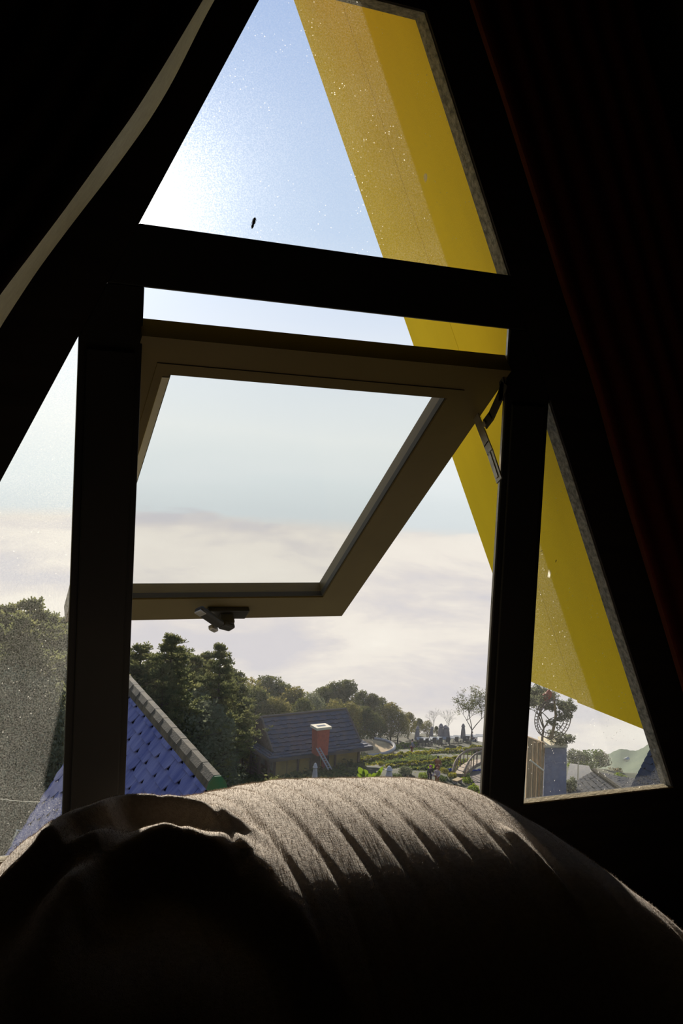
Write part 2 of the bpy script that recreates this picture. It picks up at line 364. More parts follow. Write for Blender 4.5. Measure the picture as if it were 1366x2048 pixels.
# handle at the free edge: long base plate, boss and cranked lever
def sloc(x, z, off): return (x, -off, z)
def sbar(name, pts, wd, th, m_, bev=.003):
    mb = MB()
    for a, b in zip(pts[:-1], pts[1:]):
        a = np.array(a, float); b = np.array(b, float); t = (b-a)/np.linalg.norm(b-a); n = np.cross(t, [0, 1, 0]); n /= np.linalg.norm(n); k = np.cross(n, t)
        mb.hexa([a-n*wd/2-k*th/2, b-n*wd/2-k*th/2, b+n*wd/2-k*th/2, a+n*wd/2-k*th/2], [a-n*wd/2+k*th/2, b-n*wd/2+k*th/2, b+n*wd/2+k*th/2, a+n*wd/2+k*th/2])
    mb.v = [tuple(Ms @ Vector(v)) for v in mb.v]; return mb.build(name, m_, sash, bevel=bev)
sbar('handle_plate', [sloc(.322, -.893, .006), sloc(.428, -.898, .006)], .040, .012, M['blackmetal'])
sbar('handle_boss', [sloc(.372, -.900, .008), sloc(.372, -.901, .040)], .036, .036, M['blackmetal'], .008)
sbar('handle_lever', [sloc(.386, -.906, .040), sloc(.352, -.886, .042), sloc(.283, -.822, .036)], .024, .015, M['blackmetal'], .005)
sbar('lever_cap', [sloc(.296, -.834, .044), sloc(.279, -.818, .0435)], .018, .004, M['steel'], .001)
sbar('latch_tongue', [sloc(.352, -.925, .036), sloc(.333, -.908, .036)], .014, .012, M['steel'], .003)
# friction stay on the right jamb: arms in the plane just inside the sash edge
def stay(xp, side):
    st = empty('friction_stay', (0, 0, 0)); st.parent = win
    def onp(px, py): d = ray(px, py); return W(d/d[0]*1.020)
    if side > 0:
        P = [onp(*p) for p in ((1000, 960), (982, 905), (975, 888), (952, 828))]
        Q = [onp(*p) for p in ((972, 848), (984, 832), (1003, 790), (1010, 768))]
        Rr_ = [onp(*p) for p in ((1000, 735), (1006, 770), (1004, 800))]
    def bar(pts, wd, th, name, mt):
        mb = MB()
        for a, b in zip(pts[:-1], pts[1:]):
            a = np.array(a); b = np.array(b); t = (b-a)/np.linalg.norm(b-a); n = np.array([0, -t[2], t[1]])
            a = a-t*.002; b = b+t*.002
            mb.hexa([a-n*wd/2, b-n*wd/2, b+n*wd/2, a+n*wd/2], [p+np.array([th, 0, 0]) for p in (a-n*wd/2, b-n*wd/2, b+n*wd/2, a+n*wd/2)])
        return mb.build(name, mt, st, bevel=0.0006)
    bar(P, .020, -.003, 'long_arm', M['steel'])
    bar([P[0]+(P[1]-P[0])*.12+[-.003, 0, 0], P[0]+(P[1]-P[0])*.95+[-.003, 0, 0]], .007, -.002, 'arm_rib', M['steel'])
    bar(Q, .022, -.003, 'short_arm', M['blackmetal'])
    bar(Rr_, .016, -.003, 'track_shoe', M['blackmetal'])
    mb = MB(); mb.tube([np.array(Q[0])+[-.006, 0, 0], np.array(Q[0])+[.002, 0, 0]], .006, 10); mb.build('rivet', M['steel'], st)
stay(X3, 1)

# ------------------------------------------------------------------ roof overhang with yellow underside
def overhang(name, side, label):
    root = empty(name, (0, 0, 0), 0, label, 'roof overhang', kind='structure')
    zlo, zhi = -0.545, zap+0.02
    def X(z, out=0.0): return (BR-S*z+out) if side > 0 else (AL+S*z-out)
    for (y0, y1, zl) in ((YO+.006, 1.870, zlo-.006), (1.871, 2.062, zlo)):
        mb = MB(); mb.hexa([PW(X(zl), zl, y0), PW(X(zhi), zhi, y0), PW(X(zhi, .018), zhi, y0), PW(X(zl, .018), zl, y0)],
                           [PW(X(zl), zl, y1), PW(X(zhi), zhi, y1), PW(X(zhi, .018), zhi, y1), PW(X(zl, .018), zl, y1)])
        mb.build('soffit_board', M['yellow'], root)
    mb = MB(); y0, y1 = YO, 2.075
    mb.hexa([PW(X(zlo+.01, .019), zlo+.01, y0), PW(X(zhi, .019), zhi+.05, y0), PW(X(zhi, .09), zhi+.1, y0), PW(X(zlo+.01, .09), zlo+.01, y0)],
            [PW(X(zlo+.01, .019), zlo+.01, y1), PW(X(zhi, .019), zhi+.05, y1), PW(X(zhi, .09), zhi+.1, y1), PW(X(zlo+.01, .09), zlo+.01, y1)])
    mb.build('roof_deck', M['dark_wall'], root)
overhang('roof_overhang_right', 1, 'yellow underside of the roof overhang beyond the panes, running down to the side pane')
overhang('roof_overhang_left', -1, 'other slope of the roof overhang, hidden beside the sunny rake')

# ------------------------------------------------------------------ the dark room
def slope(name, side, label):
    mb = MB(); y0, y1 = -2.6, YO
    def X(z, out=0.0): return (BR-S*z+OFF+out) if side > 0 else (AL+S*z-OFF-out)
    mb.hexa([PW(X(ZF), ZF, y0), PW(X(zt), zt, y0), PW(X(zt, .08), zt, y0), PW(X(ZF, .08), ZF, y0)],
            [PW(X(ZF), ZF, y1), PW(X(zt), zt, y1), PW(X(zt, .08), zt, y1), PW(X(ZF, .08), ZF, y1)])
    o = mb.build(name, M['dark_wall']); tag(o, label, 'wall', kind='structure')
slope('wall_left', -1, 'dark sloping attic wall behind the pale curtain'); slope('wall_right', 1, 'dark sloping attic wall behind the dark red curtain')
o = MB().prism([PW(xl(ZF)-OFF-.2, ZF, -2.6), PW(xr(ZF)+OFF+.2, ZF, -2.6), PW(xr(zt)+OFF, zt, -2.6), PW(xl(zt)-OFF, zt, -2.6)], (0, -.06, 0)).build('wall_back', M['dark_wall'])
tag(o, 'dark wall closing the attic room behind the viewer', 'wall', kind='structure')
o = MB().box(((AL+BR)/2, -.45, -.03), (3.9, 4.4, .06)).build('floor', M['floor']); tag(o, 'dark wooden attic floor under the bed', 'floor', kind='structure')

# ------------------------------------------------------------------ bed and blanket
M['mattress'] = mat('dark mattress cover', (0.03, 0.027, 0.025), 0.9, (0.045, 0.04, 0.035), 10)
def plush():
    m_ = mat('taupe plush', (0.43, 0.35, 0.275), 0.95, (0.33, 0.265, 0.205), 160, 0.0, sheen=0.12, detail=5, spec=.1)
    t = NT(m_.node_tree); b = t.n['Principled BSDF']; tcn = t.add('ShaderNodeTexCoord')
    h = t.math('ADD', t.math('MULTIPLY', t.noise(tcn.outputs['Object'], 240, 4, 0.7), 1.0), t.math('MULTIPLY', t.noise(tcn.outputs['Object'], 70, 3, 0.6), 0.35))
    bn = t.add('ShaderNodeBump'); bn.inputs['Strength'].default_value = 0.8; bn.inputs['Distance'].default_value = 0.0022
    t.l.new(h, bn.inputs['Height']); t.l.new(bn.outputs[0], b.inputs['Normal']); return m_
M['plush'] = plush()
MZ = -0.86
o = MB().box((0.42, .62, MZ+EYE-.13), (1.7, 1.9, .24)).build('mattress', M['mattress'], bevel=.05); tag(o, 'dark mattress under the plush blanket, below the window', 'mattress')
bedf = MB(); bedf.box((0.42, .62, .09), (1.72, 1.92, .10))
for sx in (-.38, 1.22):
    for sy_ in (-.25, 1.5): bedf.box((sx, sy_, .02), (.08, .08, .04))
o = bedf.build('bed_frame', M['floor'], bevel=.006); tag(o, 'dark low bed frame under the mattress', 'bed')

RC = 0.57
sil = [(-330, 2000, 1.10), (-150, 1850, 1.12), (0, 1741, 1.14), (33, 1694, 1.15), (66, 1670, 1.16), (96, 1653, 1.17), (123, 1637, 1.18), (176, 1624, 1.20), (250, 1612, 1.22), (340, 1602, 1.25), (410, 1587, 1.28), (480, 1574, 1.31),
       (560, 1563, 1.33), (660, 1558, 1.34), (780, 1555, 1.34), (840, 1560, 1.33), (880, 1571, 1.32), (920, 1592, 1.30), (960, 1620, 1.27), (1010, 1662, 1.24), (1060, 1710, 1.20), (1110, 1770, 1.16), (1150, 1822, 1.12), (1200, 1872, 1.09), (1250, 1918, 1.06), (1300, 1955, 1.04), (1366, 2010, 1.01), (1460, 2100, .98)]
P = np.array([aty(*s) for s in sil]) - np.array([0, 0, EYE])
tx = P[:, 0]; tys = P[:, 1]; tz = P[:, 2]
od = np.argsort(tx); tx, tys, tz = tx[od], tys[od], tz[od]
def smooth_interp(x, xs, ys):
    y = sum(np.interp(x+dx, xs, ys)*w_ for dx, w_ in ((-.016, .2), (-.008, .2), (0, .2), (.008, .2), (.016, .2))); return y
def base(x, y):
    ys = smooth_interp(x, tx, tys); zs = smooth_interp(x, tx, tz)
    dep = np.abs(zs)/np.hypot(ys, x)*0.96
    RC = np.interp(x, [.10, .34], [.36, .57]); yc = ys-RC*dep; zc = zs+RC*dep**2/2
    t = y-yc
    z = np.where(t > 0, zc-t*t/(2*RC), zc-(np.sqrt(1+(t/.8)**2)-1)*.8*.8/RC-np.interp(x, [.10, .34], [3.5, 2.4])*np.clip(-t-np.interp(x, [.10, .34], [.06, .15]), 0, 9)**2)
    z = np.where(y > ys+.06, z-(y-ys-.06)**2*1.2, z)
    return z
def hit(px, py):
    d = ray(px, py); d = d/d[1]
    ys = np.linspace(1.45, .28, 600); z = base(d[0]*ys, ys)
    diff = d[2]*ys-z
    i = int(np.argmax(diff > 0)) if (diff > 0).any() else 0
    # nearest hit from the eye: last index (small y) where ray is above, then goes below
    k = len(ys)-1
    while k > 0 and diff[k] > 0: k -= 1
    Y = ys[k]; return np.array([d[0]*Y, Y])
x0_, x1_, y0_, y1_ = -.45, 1.28, .12, 1.57
nx, ny = 500, 330
gx, gy = np.meshgrid(np.linspace(x0_, x1_, nx), np.linspace(y0_, y1_, ny))
Z = base(gx, gy)
# quilted channels running towards the window
ph = (gx-0.335+0.003*np.sin(gy*9+gx*7))/0.0515
rib = np.abs(np.sin(PI*ph))**0.5*0.0 + .0016*np.abs(np.sin(PI*ph)) - .0032*np.exp(-((ph-np.round(ph))/.10)**2)+.0012*np.exp(-((ph-np.round(ph)-.17)/.09)**2)
msk = np.clip((gx-0.24)/.10, 0, 1)
Z += rib*msk
# gathered folds on the left
folds = [([(478, 1716), (445, 1695), (410, 1680), (370, 1664), (328, 1657), (296, 1658), (266, 1667), (235, 1675), (205, 1686), (164, 1716), (130, 1760), (100, 1830)], .022, .034),
         ([(470, 1668), (451, 1653), (410, 1633), (369, 1624), (312, 1618), (254, 1618), (225, 1624), (197, 1636), (135, 1657), (98, 1686), (66, 1708)], .018, .030),
         ([(260, 1632), (215, 1652), (180, 1668), (139, 1682), (110, 1692), (82, 1703), (53, 1727), (0, 1773), (-60, 1815)], .013, .026),
         ([(210, 1760), (180, 1740), (150, 1735), (110, 1760), (60, 1830), (20, 1900)], .006, .035),
         ([(118, 1640), (100, 1655), (88, 1675), (80, 1700)], .004, .014),
         ([(1160, 1830), (1120, 1780), (1080, 1735), (1040, 1690), (1000, 1655)], .007, .012)]
for pts, h, wd in folds:
    q = np.array([hit(*p) for p in pts])
    best = np.full(gx.shape, 9.0); sgn = np.zeros(gx.shape); perp = np.zeros(gx.shape); tpar = np.zeros(gx.shape)
    L_ = len(q)-1
    for i in range(L_):
        a, b = q[i], q[i+1]; ab = b-a; l2 = max(ab@ab, 1e-9)
        t = np.clip(((gx-a[0])*ab[0]+(gy-a[1])*ab[1])/l2, 0, 1)
        dx = gx-(a[0]+t*ab[0]); dy = gy-(a[1]+t*ab[1]); d = np.hypot(dx, dy)
        s_ = d < best; cr_ = (ab[0]*(gy-a[1])-ab[1]*(gx-a[0]))/l2**.5; best = np.where(s_, d, best); sgn = np.where(s_, -np.sign(cr_), sgn); perp = np.where(s_, cr_, perp); tpar = np.where(s_, (i+t)/L_, tpar)
    fade = np.clip(np.minimum(tpar, 1-tpar)*6+.15, 0, 1)
    wd_ = np.where(sgn < 0, wd*.55, wd)
    Z += h*fade*np.exp(-(best/wd_)**2)
    if h > .008: Z -= (.018 if h < .02 else .040)*(1-np.exp(-(np.clip(perp, 0, 1)/.022)**2))*np.clip((gy-.70)/.15, 0, 1)*(np.clip((.27-gx)/.07, 0, 1) if h == .013 else 1)
    Z -= h*.35*fade*np.exp(-((best-wd*1.25)/(wd*.5))**2)*(sgn > 0)
# soft unevenness
Z += .0015*np.sin(gx*23+gy*11)*np.sin(gy*17-gx*5) 
Z = np.maximum(Z, MZ+.012+.004*np.sin(gx*30)*np.sin(gy*26))
V = np.stack([gx, gy, Z+EYE], -1).reshape(-1, 3)
idx = np.arange(nx*ny).reshape(ny, nx)
F = np.stack([idx[:-1, :-1], idx[:-1, 1:], idx[1:, 1:], idx[1:, :-1]], -1).reshape(-1, 4)
def grid_obj(name, V, F, m_, parent=None, smooth=True):
    me = bpy.data.meshes.new(name); me.vertices.add(len(V)); me.vertices.foreach_set('co', V.astype(np.float32).ravel())
    me.loops.add(len(F)*4); me.loops.foreach_set('vertex_index', F.astype(np.int32).ravel())
    me.polygons.add(len(F)); me.polygons.foreach_set('loop_start', np.arange(0, len(F)*4, 4, dtype=np.int32)); me.polygons.foreach_set('loop_total', np.full(len(F), 4, dtype=np.int32))
    me.update(calc_edges=True); me.materials.append(m_)
    if smooth: me.shade_smooth()
    o = bpy.data.objects.new(name, me); C.objects.link(o)
    if parent: o.parent = parent
    return o
blanket = grid_obj('blanket', V, F, M['plush'])
tag(blanket, 'taupe plush quilted blanket heaped under the window, its top lit by the sun', 'blanket')
sol = blanket.modifiers.new('solid', 'SOLIDIFY'); sol.thickness = .010; sol.offset = -1
# raised nap: short fibres standing on the crest of the blanket
def pile():
    n = 220000
    xs = rng.uniform(-.30, 1.15, n); ys = rng.uniform(.72, 1.45, n)
    fx = (xs-x0_)/(x1_-x0_)*(nx-1); fy = (ys-y0_)/(y1_-y0_)*(ny-1)
    ix = np.clip(fx.astype(int), 0, nx-2); iy = np.clip(fy.astype(int), 0, ny-2); ax = fx-ix; ay = fy-iy
    z = (Z[iy, ix]*(1-ax)*(1-ay)+Z[iy, ix+1]*ax*(1-ay)+Z[iy+1, ix]*(1-ax)*ay+Z[iy+1, ix+1]*ax*ay)
    p = np.stack([xs, ys, z+EYE-.0005], -1)
    ln = rng.uniform(.0015, .0042, n)[:, None]
    d = rng.standard_normal((n, 3))*.45+np.array([0.1, -.1, 1]); d /= np.linalg.norm(d, axis=1)[:, None]
    sd = rng.standard_normal((n, 3)); sd -= (sd*d).sum(1)[:, None]*d; sd /= np.linalg.norm(sd, axis=1)[:, None]
    wdt = .00022
    return np.stack([p-sd*wdt, p+sd*wdt, p+d*ln], 1)
fz = quads_obj('nap', pile(), M['plush'], blanket, nper=3); fz['kind'] = 'stuff'; fz['label'] = 'short raised nap along the crest of the blanket'

# pale hem poking up behind the blanket, right of the sunny crest
M['hem'] = mat('pale pink cloth', (0.55, 0.40, 0.36), 0.9)
q = [aty(*p) for p in ((935, 1600, 1.38), (948, 1606, 1.38), (960, 1612, 1.37), (969, 1619, 1.36), (975, 1632, 1.35), (978, 1660, 1.34))]
mb = MB(); mb.tube(q, [.002, .003, .0035, .0035, .003, .002], 8); o = mb.build('cord', M['hem'], smooth=True); tag(o, 'pale pink piping cord curling over the blanket beside the right mullion', 'cord')
# a pillow in the shade low on the left
M['pillow'] = mat('dark grey knitted pillow cover', (0.06, 0.055, 0.045), 0.95, (0.09, 0.08, 0.06), 60, 0.5, 90)
def pillow(name, c, sx_, sy_, sz_, rz, label, m_):
    n = 28; vs_ = []; fs = []
    for sgn in (1, -1):
        b = len(vs_)
        for j in range(n+1):
            for i in range(n+1):
                u = i/n*2-1; v = j/n*2-1
                k = (max(0, 1-abs(u)**3.2)*max(0, 1-abs(v)**3.2))**.5
                px_ = u*(1-.10*(1-abs(v))); py_ = v*(1-.10*(1-abs(u)))
                vs_.append((px_*sx_/2, py_*sy_/2, sgn*k*sz_/2*(1+.05*math.sin(9*u+4*v))))
        for j in range(n):
            for i in range(n):
                q_ = (b+j*(n+1)+i, b+j*(n+1)+i+1, b+(j+1)*(n+1)+i+1, b+(j+1)*(n+1)+i); fs.append(q_ if sgn > 0 else q_[::-1])
    bm = bmesh.new(); vv = [bm.verts.new(v) for v in vs_]
    for f in fs: bm.faces.new([vv[i] for i in f])
    bmesh.ops.remove_doubles(bm, verts=bm.verts, dist=1e-5)
    me = bpy.data.meshes.new(name); bm.to_mesh(me); bm.free(); me.shade_smooth(); me.materials.append(m_)
    o = bpy.data.objects.new(name, me); C.objects.link(o); o.location = c; o.rotation_euler = rz
    return tag(o, label, 'pillow')

# ------------------------------------------------------------------ curtains along the two slopes
def cloth_mat(name, a, b_):
    m_ = mat(name, a, 0.9, b_, 60, 0.15, 200); return m_
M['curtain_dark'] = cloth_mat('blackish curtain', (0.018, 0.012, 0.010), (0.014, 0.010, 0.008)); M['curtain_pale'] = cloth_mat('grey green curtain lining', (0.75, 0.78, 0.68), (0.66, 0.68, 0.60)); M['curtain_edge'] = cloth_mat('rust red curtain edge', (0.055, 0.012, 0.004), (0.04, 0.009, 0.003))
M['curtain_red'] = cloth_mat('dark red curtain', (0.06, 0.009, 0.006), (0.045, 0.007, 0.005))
def curtain(name, edge, edge2, Y0, Y1, spread, side, m_, m_edge, label):
    """cloth hung along a slope: a turned-back edge between two hanging lines, then the cloth itself"""
    n = 60; s = np.linspace(0, 1, n)
    def line(pts, Y):
        e_ = np.array([aty(px, py, Y) for px, py in pts]); L_ = np.concatenate([[0], np.cumsum(np.linalg.norm(np.diff(e_, axis=0), axis=1))]); L_ /= L_[-1]
        E = np.stack([np.interp(s, L_, e_[:, k]) for k in range(3)], -1)
        for _ in range(5): E[1:-1] = (E[:-2]+E[1:-1]*2+E[2:])/4
        return E
    EA, EB = line(edge, Y0), line(edge2, Y1); rows = []
    for j in range(50):
        u = j/49; rows.append(EB+np.array([side*u*spread, -.012*u-.003*math.sin(u*40), 0])+np.stack([.004*np.sin(s*9+u*12), 0*s, 0*s], -1)*min(1, u*8))
    ii = np.arange(50*n).reshape(50, n)
    F_ = np.stack([ii[:-1, :-1], ii[:-1, 1:], ii[1:, 1:], ii[1:, :-1]], -1).reshape(-1, 4)
    o = grid_obj(name, np.array(rows).reshape(-1, 3), F_, m_); sd_ = o.modifiers.new('solid', 'SOLIDIFY'); sd_.thickness = .0025
    k = 9; ii = np.arange(k*n).reshape(k, n)
    V2 = [EA*(1-j/(k-1))+EB*(j/(k-1))+np.array([0, .004*math.sin(PI*j/(k-1)), 0]) for j in range(k)]
    grid_obj('lining', np.array(V2).reshape(-1, 3), np.stack([ii[:-1, :-1], ii[:-1, 1:], ii[1:, 1:], ii[1:, :-1]], -1).reshape(-1, 4), m_edge, o)
    return tag(o, label, 'curtain')
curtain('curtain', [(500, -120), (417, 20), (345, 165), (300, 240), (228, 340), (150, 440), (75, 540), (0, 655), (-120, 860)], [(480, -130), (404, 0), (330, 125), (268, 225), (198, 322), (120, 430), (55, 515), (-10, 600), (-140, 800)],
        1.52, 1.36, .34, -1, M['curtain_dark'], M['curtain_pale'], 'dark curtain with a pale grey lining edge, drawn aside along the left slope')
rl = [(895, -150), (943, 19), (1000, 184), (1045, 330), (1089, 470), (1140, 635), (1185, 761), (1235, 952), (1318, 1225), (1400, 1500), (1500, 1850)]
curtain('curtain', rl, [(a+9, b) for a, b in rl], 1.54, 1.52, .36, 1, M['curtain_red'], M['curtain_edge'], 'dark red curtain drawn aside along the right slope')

# ------------------------------------------------------------------ insects stuck on the panes
M['insect'] = mat('dead insect', (0.05, 0.04, 0.035), 0.6); M['wing'] = mat('insect wing', (0.5, 0.42, 0.3), 0.5)
def insect(px, py, L_, a, label, Y=YM-.001):
    p = aty(px, py, Y); root = empty('insect', p, 0, label, 'insect')
    mb = MB(); d = np.array([math.sin(a), 0, math.cos(a)])
    prof = [(0, .25), (.2, .9), (.4, .6), (.45, .9), (.7, 1), (.9, .7), (1, .2)]
    mb.tube([tuple(d*(t-.5)*L_) for t, r in prof], [r*L_*.13 for t, r in prof], 8); mb.build('body', M['insect'], root, smooth=True)
    for s_ in (-1, 1):
        for k in (-.1, .1, .3):
            mb = MB(); mb.tube([tuple(d*k*L_), tuple(d*k*L_+np.array([s_*L_*.13, -.0004, L_*.05])), tuple(d*(k-.12)*L_+np.array([s_*L_*.18, 0, 0]))], L_*.018, 5); mb.build('leg', M['insect'], root)
        mb = MB(); mb.prism([tuple(d*.3*L_), tuple(d*.45*L_+np.array([s_*L_*.12, 0, 0])), tuple(d*.1*L_+np.array([s_*L_*.09, 0, 0]))], (0, -.0002, 0)); mb.build('wing', M['wing'], root)
insect(507, 446, .020, .25, 'long dead insect stuck low on the top pane')
insect(1083, 1102, .005, 1.2, 'small fly at the mullion edge of the right side pane')
insect(1112, 1122, .006, .2, 'small fly sitting on the right side pane, away from its edge')

# ================================================================== the hillside outside
M['ground'] = mat('hillside soil and grass', (0.022, 0.028, 0.009), 0.95, (0.055, 0.045, 0.02), 0.35, 0.4, 3, detail=8)
M['lawn'] = mat('green hillside', (0.055, 0.07, 0.03), 0.95, (0.03, 0.045, 0.018), 0.05, detail=8)
ctl = [(500, 1572, 85), (640, 1556, 85), (722, 1532, 91), (860, 1572, 79), (775, 1580, 77), (830, 1512, 92), (943, 1492, 113), (832, 1486, 113), (735, 1500, 112), (700, 1470, 130),
       (905, 1552, 84), (960, 1540, 88), (930, 1590, 78), (1100, 1612, 60), (60, 1668, 52), (0, 1720, 47), (350, 1560, 75), (450, 1532, 102), (1180, 1575, 80), (1230, 1560, 120), (100, 1590, 75),
       (300, 1440, 130), (0, 1480, 120), (600, 1440, 140), (860, 1470, 125), (1400, 1600, 90), (-200, 1700, 60), (200, 1760, 40), (900, 1750, 45), (1400, 1900, 35)]
CP = np.array([atd(*c) for c in ctl]); CP = np.vstack([CP, [[0, 2, -6.5], [8, 6, -7.5], [-12, 4, -7], [25, 2, -9], [3, 14, -10], [-20, 20, -12], [25, 20, -14]]])
def ground(X, Y):
    X = np.asarray(X, float); Y = np.asarray(Y, float)
    dd = X*FH[0]+Y*FH[1]
    pl = lambda d_: -6.2-.232*d_
    wsum = 0; r = 0
    for c in CP:
        dx = (X-c[0])**2+(Y-c[1])**2+9.0; k = 1/dx**1.7
        r = r+k*(c[2]-pl(c[0]*FH[0]+c[1]*FH[1])); wsum = wsum+k
    z = pl(dd)+r/wsum
    side = X*RH[0]+Y*RH[1]
    lim = np.clip(126-np.clip(side, -60, 0)*.5, 0, 160)
    return z-np.clip(dd-lim, 0, 400)*.75
na, nb = 190, 150
aa, bb = np.meshgrid(np.linspace(-110, 110, na), np.linspace(1.2, 260, nb))
gX = aa*RH[0]+bb*FH[0]; gY = aa*RH[1]+bb*FH[1]
keep = gY
gY = np.maximum(gY, 2.4)
gZ = ground(gX, gY)+.25*np.sin(gX*.31+gY*.2)*np.clip(bb/60, 0, 1)
ii = np.arange(na*nb).reshape(nb, na)
F_ = np.stack([ii[:-1, :-1], ii[:-1, 1:], ii[1:, 1:], ii[1:, :-1]], -1).reshape(-1, 4)
o = grid_obj('ground', np.stack([gX, gY, gZ], -1).reshape(-1, 3), F_, M['ground']); tag(o, 'steep hillside of grass and soil falling away below the window', 'ground', kind='structure')
# green far slope in the cloud to the right
fx_, fy_ = 60, 24
rows = []
for j in range(fy_):
    for i in range(fx_):
        u = i/(fx_-1); v = j/(fy_-1)
        px_ = 1120+u*330; top = np.interp(px_, [1120, 1180, 1215, 1250, 1290, 1320, 1450], [1530, 1512, 1505, 1501, 1494, 1484, 1462])+1.0*math.sin(px_*.11)+.6*math.sin(px_*.47)
        d_ = 330-190*v; yy = top+v*120+3*math.sin(px_*.1+v*9)
        rows.append(atd(px_, yy, d_))
ii = np.arange(fx_*fy_).reshape(fy_, fx_)
o = grid_obj('distant_hill', np.array(rows), np.stack([ii[:-1, :-1], ii[1:, :-1], ii[1:, 1:], ii[:-1, 1:]], -1).reshape(-1, 4), M['lawn'])
tag(o, 'hazy green hillside far beyond the right side pane', 'hill', kind='structure')

def gp(px, py, d0=40, d1=200):
    """where the view line through a picture point meets the ground"""
    for d in np.arange(d0, d1, .5):
        p = atd(px, py, d)
        if p[2] < float(ground(p[0], p[1])): return p
    return atd(px, py, d1)
def gd(px, d):
    """ground point in the direction of px at a distance d"""
    p = atd(px, 1540, d); p[2] = float(ground(p[0], p[1])); return p
def top_h(p, ytop):
    """height needed at p so that its top is seen at ytop"""
    lo, hi = 0.0, 60.0
    for _ in range(40):
        mid = (lo+hi)/2
        if pix(p+np.array([0, 0, mid]))[1] > ytop: lo = mid
        else: hi = mid
    return lo

# ------------------------------------------------------------------ trees
M['bark'] = mat('grey brown bark', (0.09, 0.07, 0.05), 0.95, (0.05, 0.038, 0.028), 12, stretch=(1, 1, .2))
M['bark_pale'] = mat('pale bare branches', (0.22, 0.19, 0.16), 0.95)
M['pine'] = leafmat('pine needles', (0.065, 0.075, 0.030), (0.135, 0.130, 0.048), .45)
M['leaf_dark'] = leafmat('dark olive leaves', (0.05, 0.058, 0.020), (0.115, 0.112, 0.036), .45)
M['leaf_olive'] = leafmat('olive yellow leaves', (0.085, 0.085, 0.025), (0.17, 0.14, 0.045), .5)
M['leaf_grey'] = leafmat('grey green leaves', (0.085, 0.095, 0.05), (0.16, 0.16, 0.09), .45)
M['leaf_bright'] = leafmat('bright green leaves', (0.10, 0.15, 0.015), (0.20, 0.23, 0.02), .5)
M['leaf_gold'] = leafmat('yellow flowering leaves', (0.22, 0.18, 0.012), (0.08, 0.10, 0.014), .55, 1.6)
M['leaf_hedge'] = leafmat('hedge leaves', (0.05, 0.075, 0.02), (0.10, 0.12, 0.03), .45, 1.6)
M['leaf_pink'] = leafmat('pinkish dry shrub leaves', (0.20, 0.15, 0.10), (0.09, 0.10, 0.05), .5, 1.2)
def unit(n): d = rng.standard_normal((n, 3)); return d/np.linalg.norm(d, axis=1)[:, None]
def leafquads(Pc, s, flat=0.0, asp=.55):
    n = len(Pc); a = unit(n); b = np.cross(a, unit(n)); b /= np.linalg.norm(b, axis=1)[:, None]
    s_ = (s*rng.uniform(.6, 1.3, n))[:, None]
    a = a*s_; b = b*s_*asp
    return np.stack([Pc-a, Pc-b, Pc+a, Pc+b], 1)/1.0
def crown_lobes(n, lobes, jit=.16):
    """points near the skin of the lobes (cx,cy,cz,rx,ry,rz)"""
    lobes = np.array(lobes); wts = lobes[:, 3]*lobes[:, 5]; wts = wts/wts.sum()
    k = rng.choice(len(lobes), n, p=wts); u = unit(n); L = lobes[k]
    r = 1-np.abs(rng.standard_normal(n))*jit
    # clumpy skin
    r = r*(1+.10*np.sin(u[:, 0]*9+k)*np.sin(u[:, 1]*8+k*2)+.08*np.sin(u[:, 2]*13+k))
    return L[:, :3]+u*L[:, 3:6]*r[:, None]
def make_broadleaf(seed, mleaf, n=5200, leaf=.020, width=.36, base_=.18, nl=16, trunk=True):
    """unit-high tree"""
    r_ = random.Random(seed)
    root = empty('broadleaf_tree', (0, 0, 0)); lobes = [(0, 0, .60, width*.75, width*.75, .36)]
    for i in range(nl):
        a = r_.uniform(0, 2*PI); z = r_.uniform(base_+.12, .93); rr = width*(.85-.75*max(0, z-.55)/.4)*r_.uniform(.55, 1)
        s_ = r_.uniform(.10, .19); z = min(z, 1-s_*.85); lobes.append((rr*math.cos(a)*.9, rr*math.sin(a)*.9, z, s_, s_, s_*.8))
    lobes.append((r_.uniform(-.05, .05), 0, .86, .13, .13, .14))
    quads_obj('crown', leafquads(crown_lobes(n, lobes), leaf), mleaf, root)
    mb = MB(); mb.tube([(0, 0, -.06), (.01, .0, .2), (0, .01, .5), (.01, 0, .8)], [.022, .018, .012, .004], 7)
    for i in range(5):
        a = i*1.26+r_.random(); mb.tube([(0, 0, .25+.07*i), (.14*math.cos(a), .14*math.sin(a), .42+.07*i), (.24*math.cos(a), .24*math.sin(a), .52+.07*i)], [.010, .007, .003], 5)
    mb.build('trunk', M['bark'], root); return root
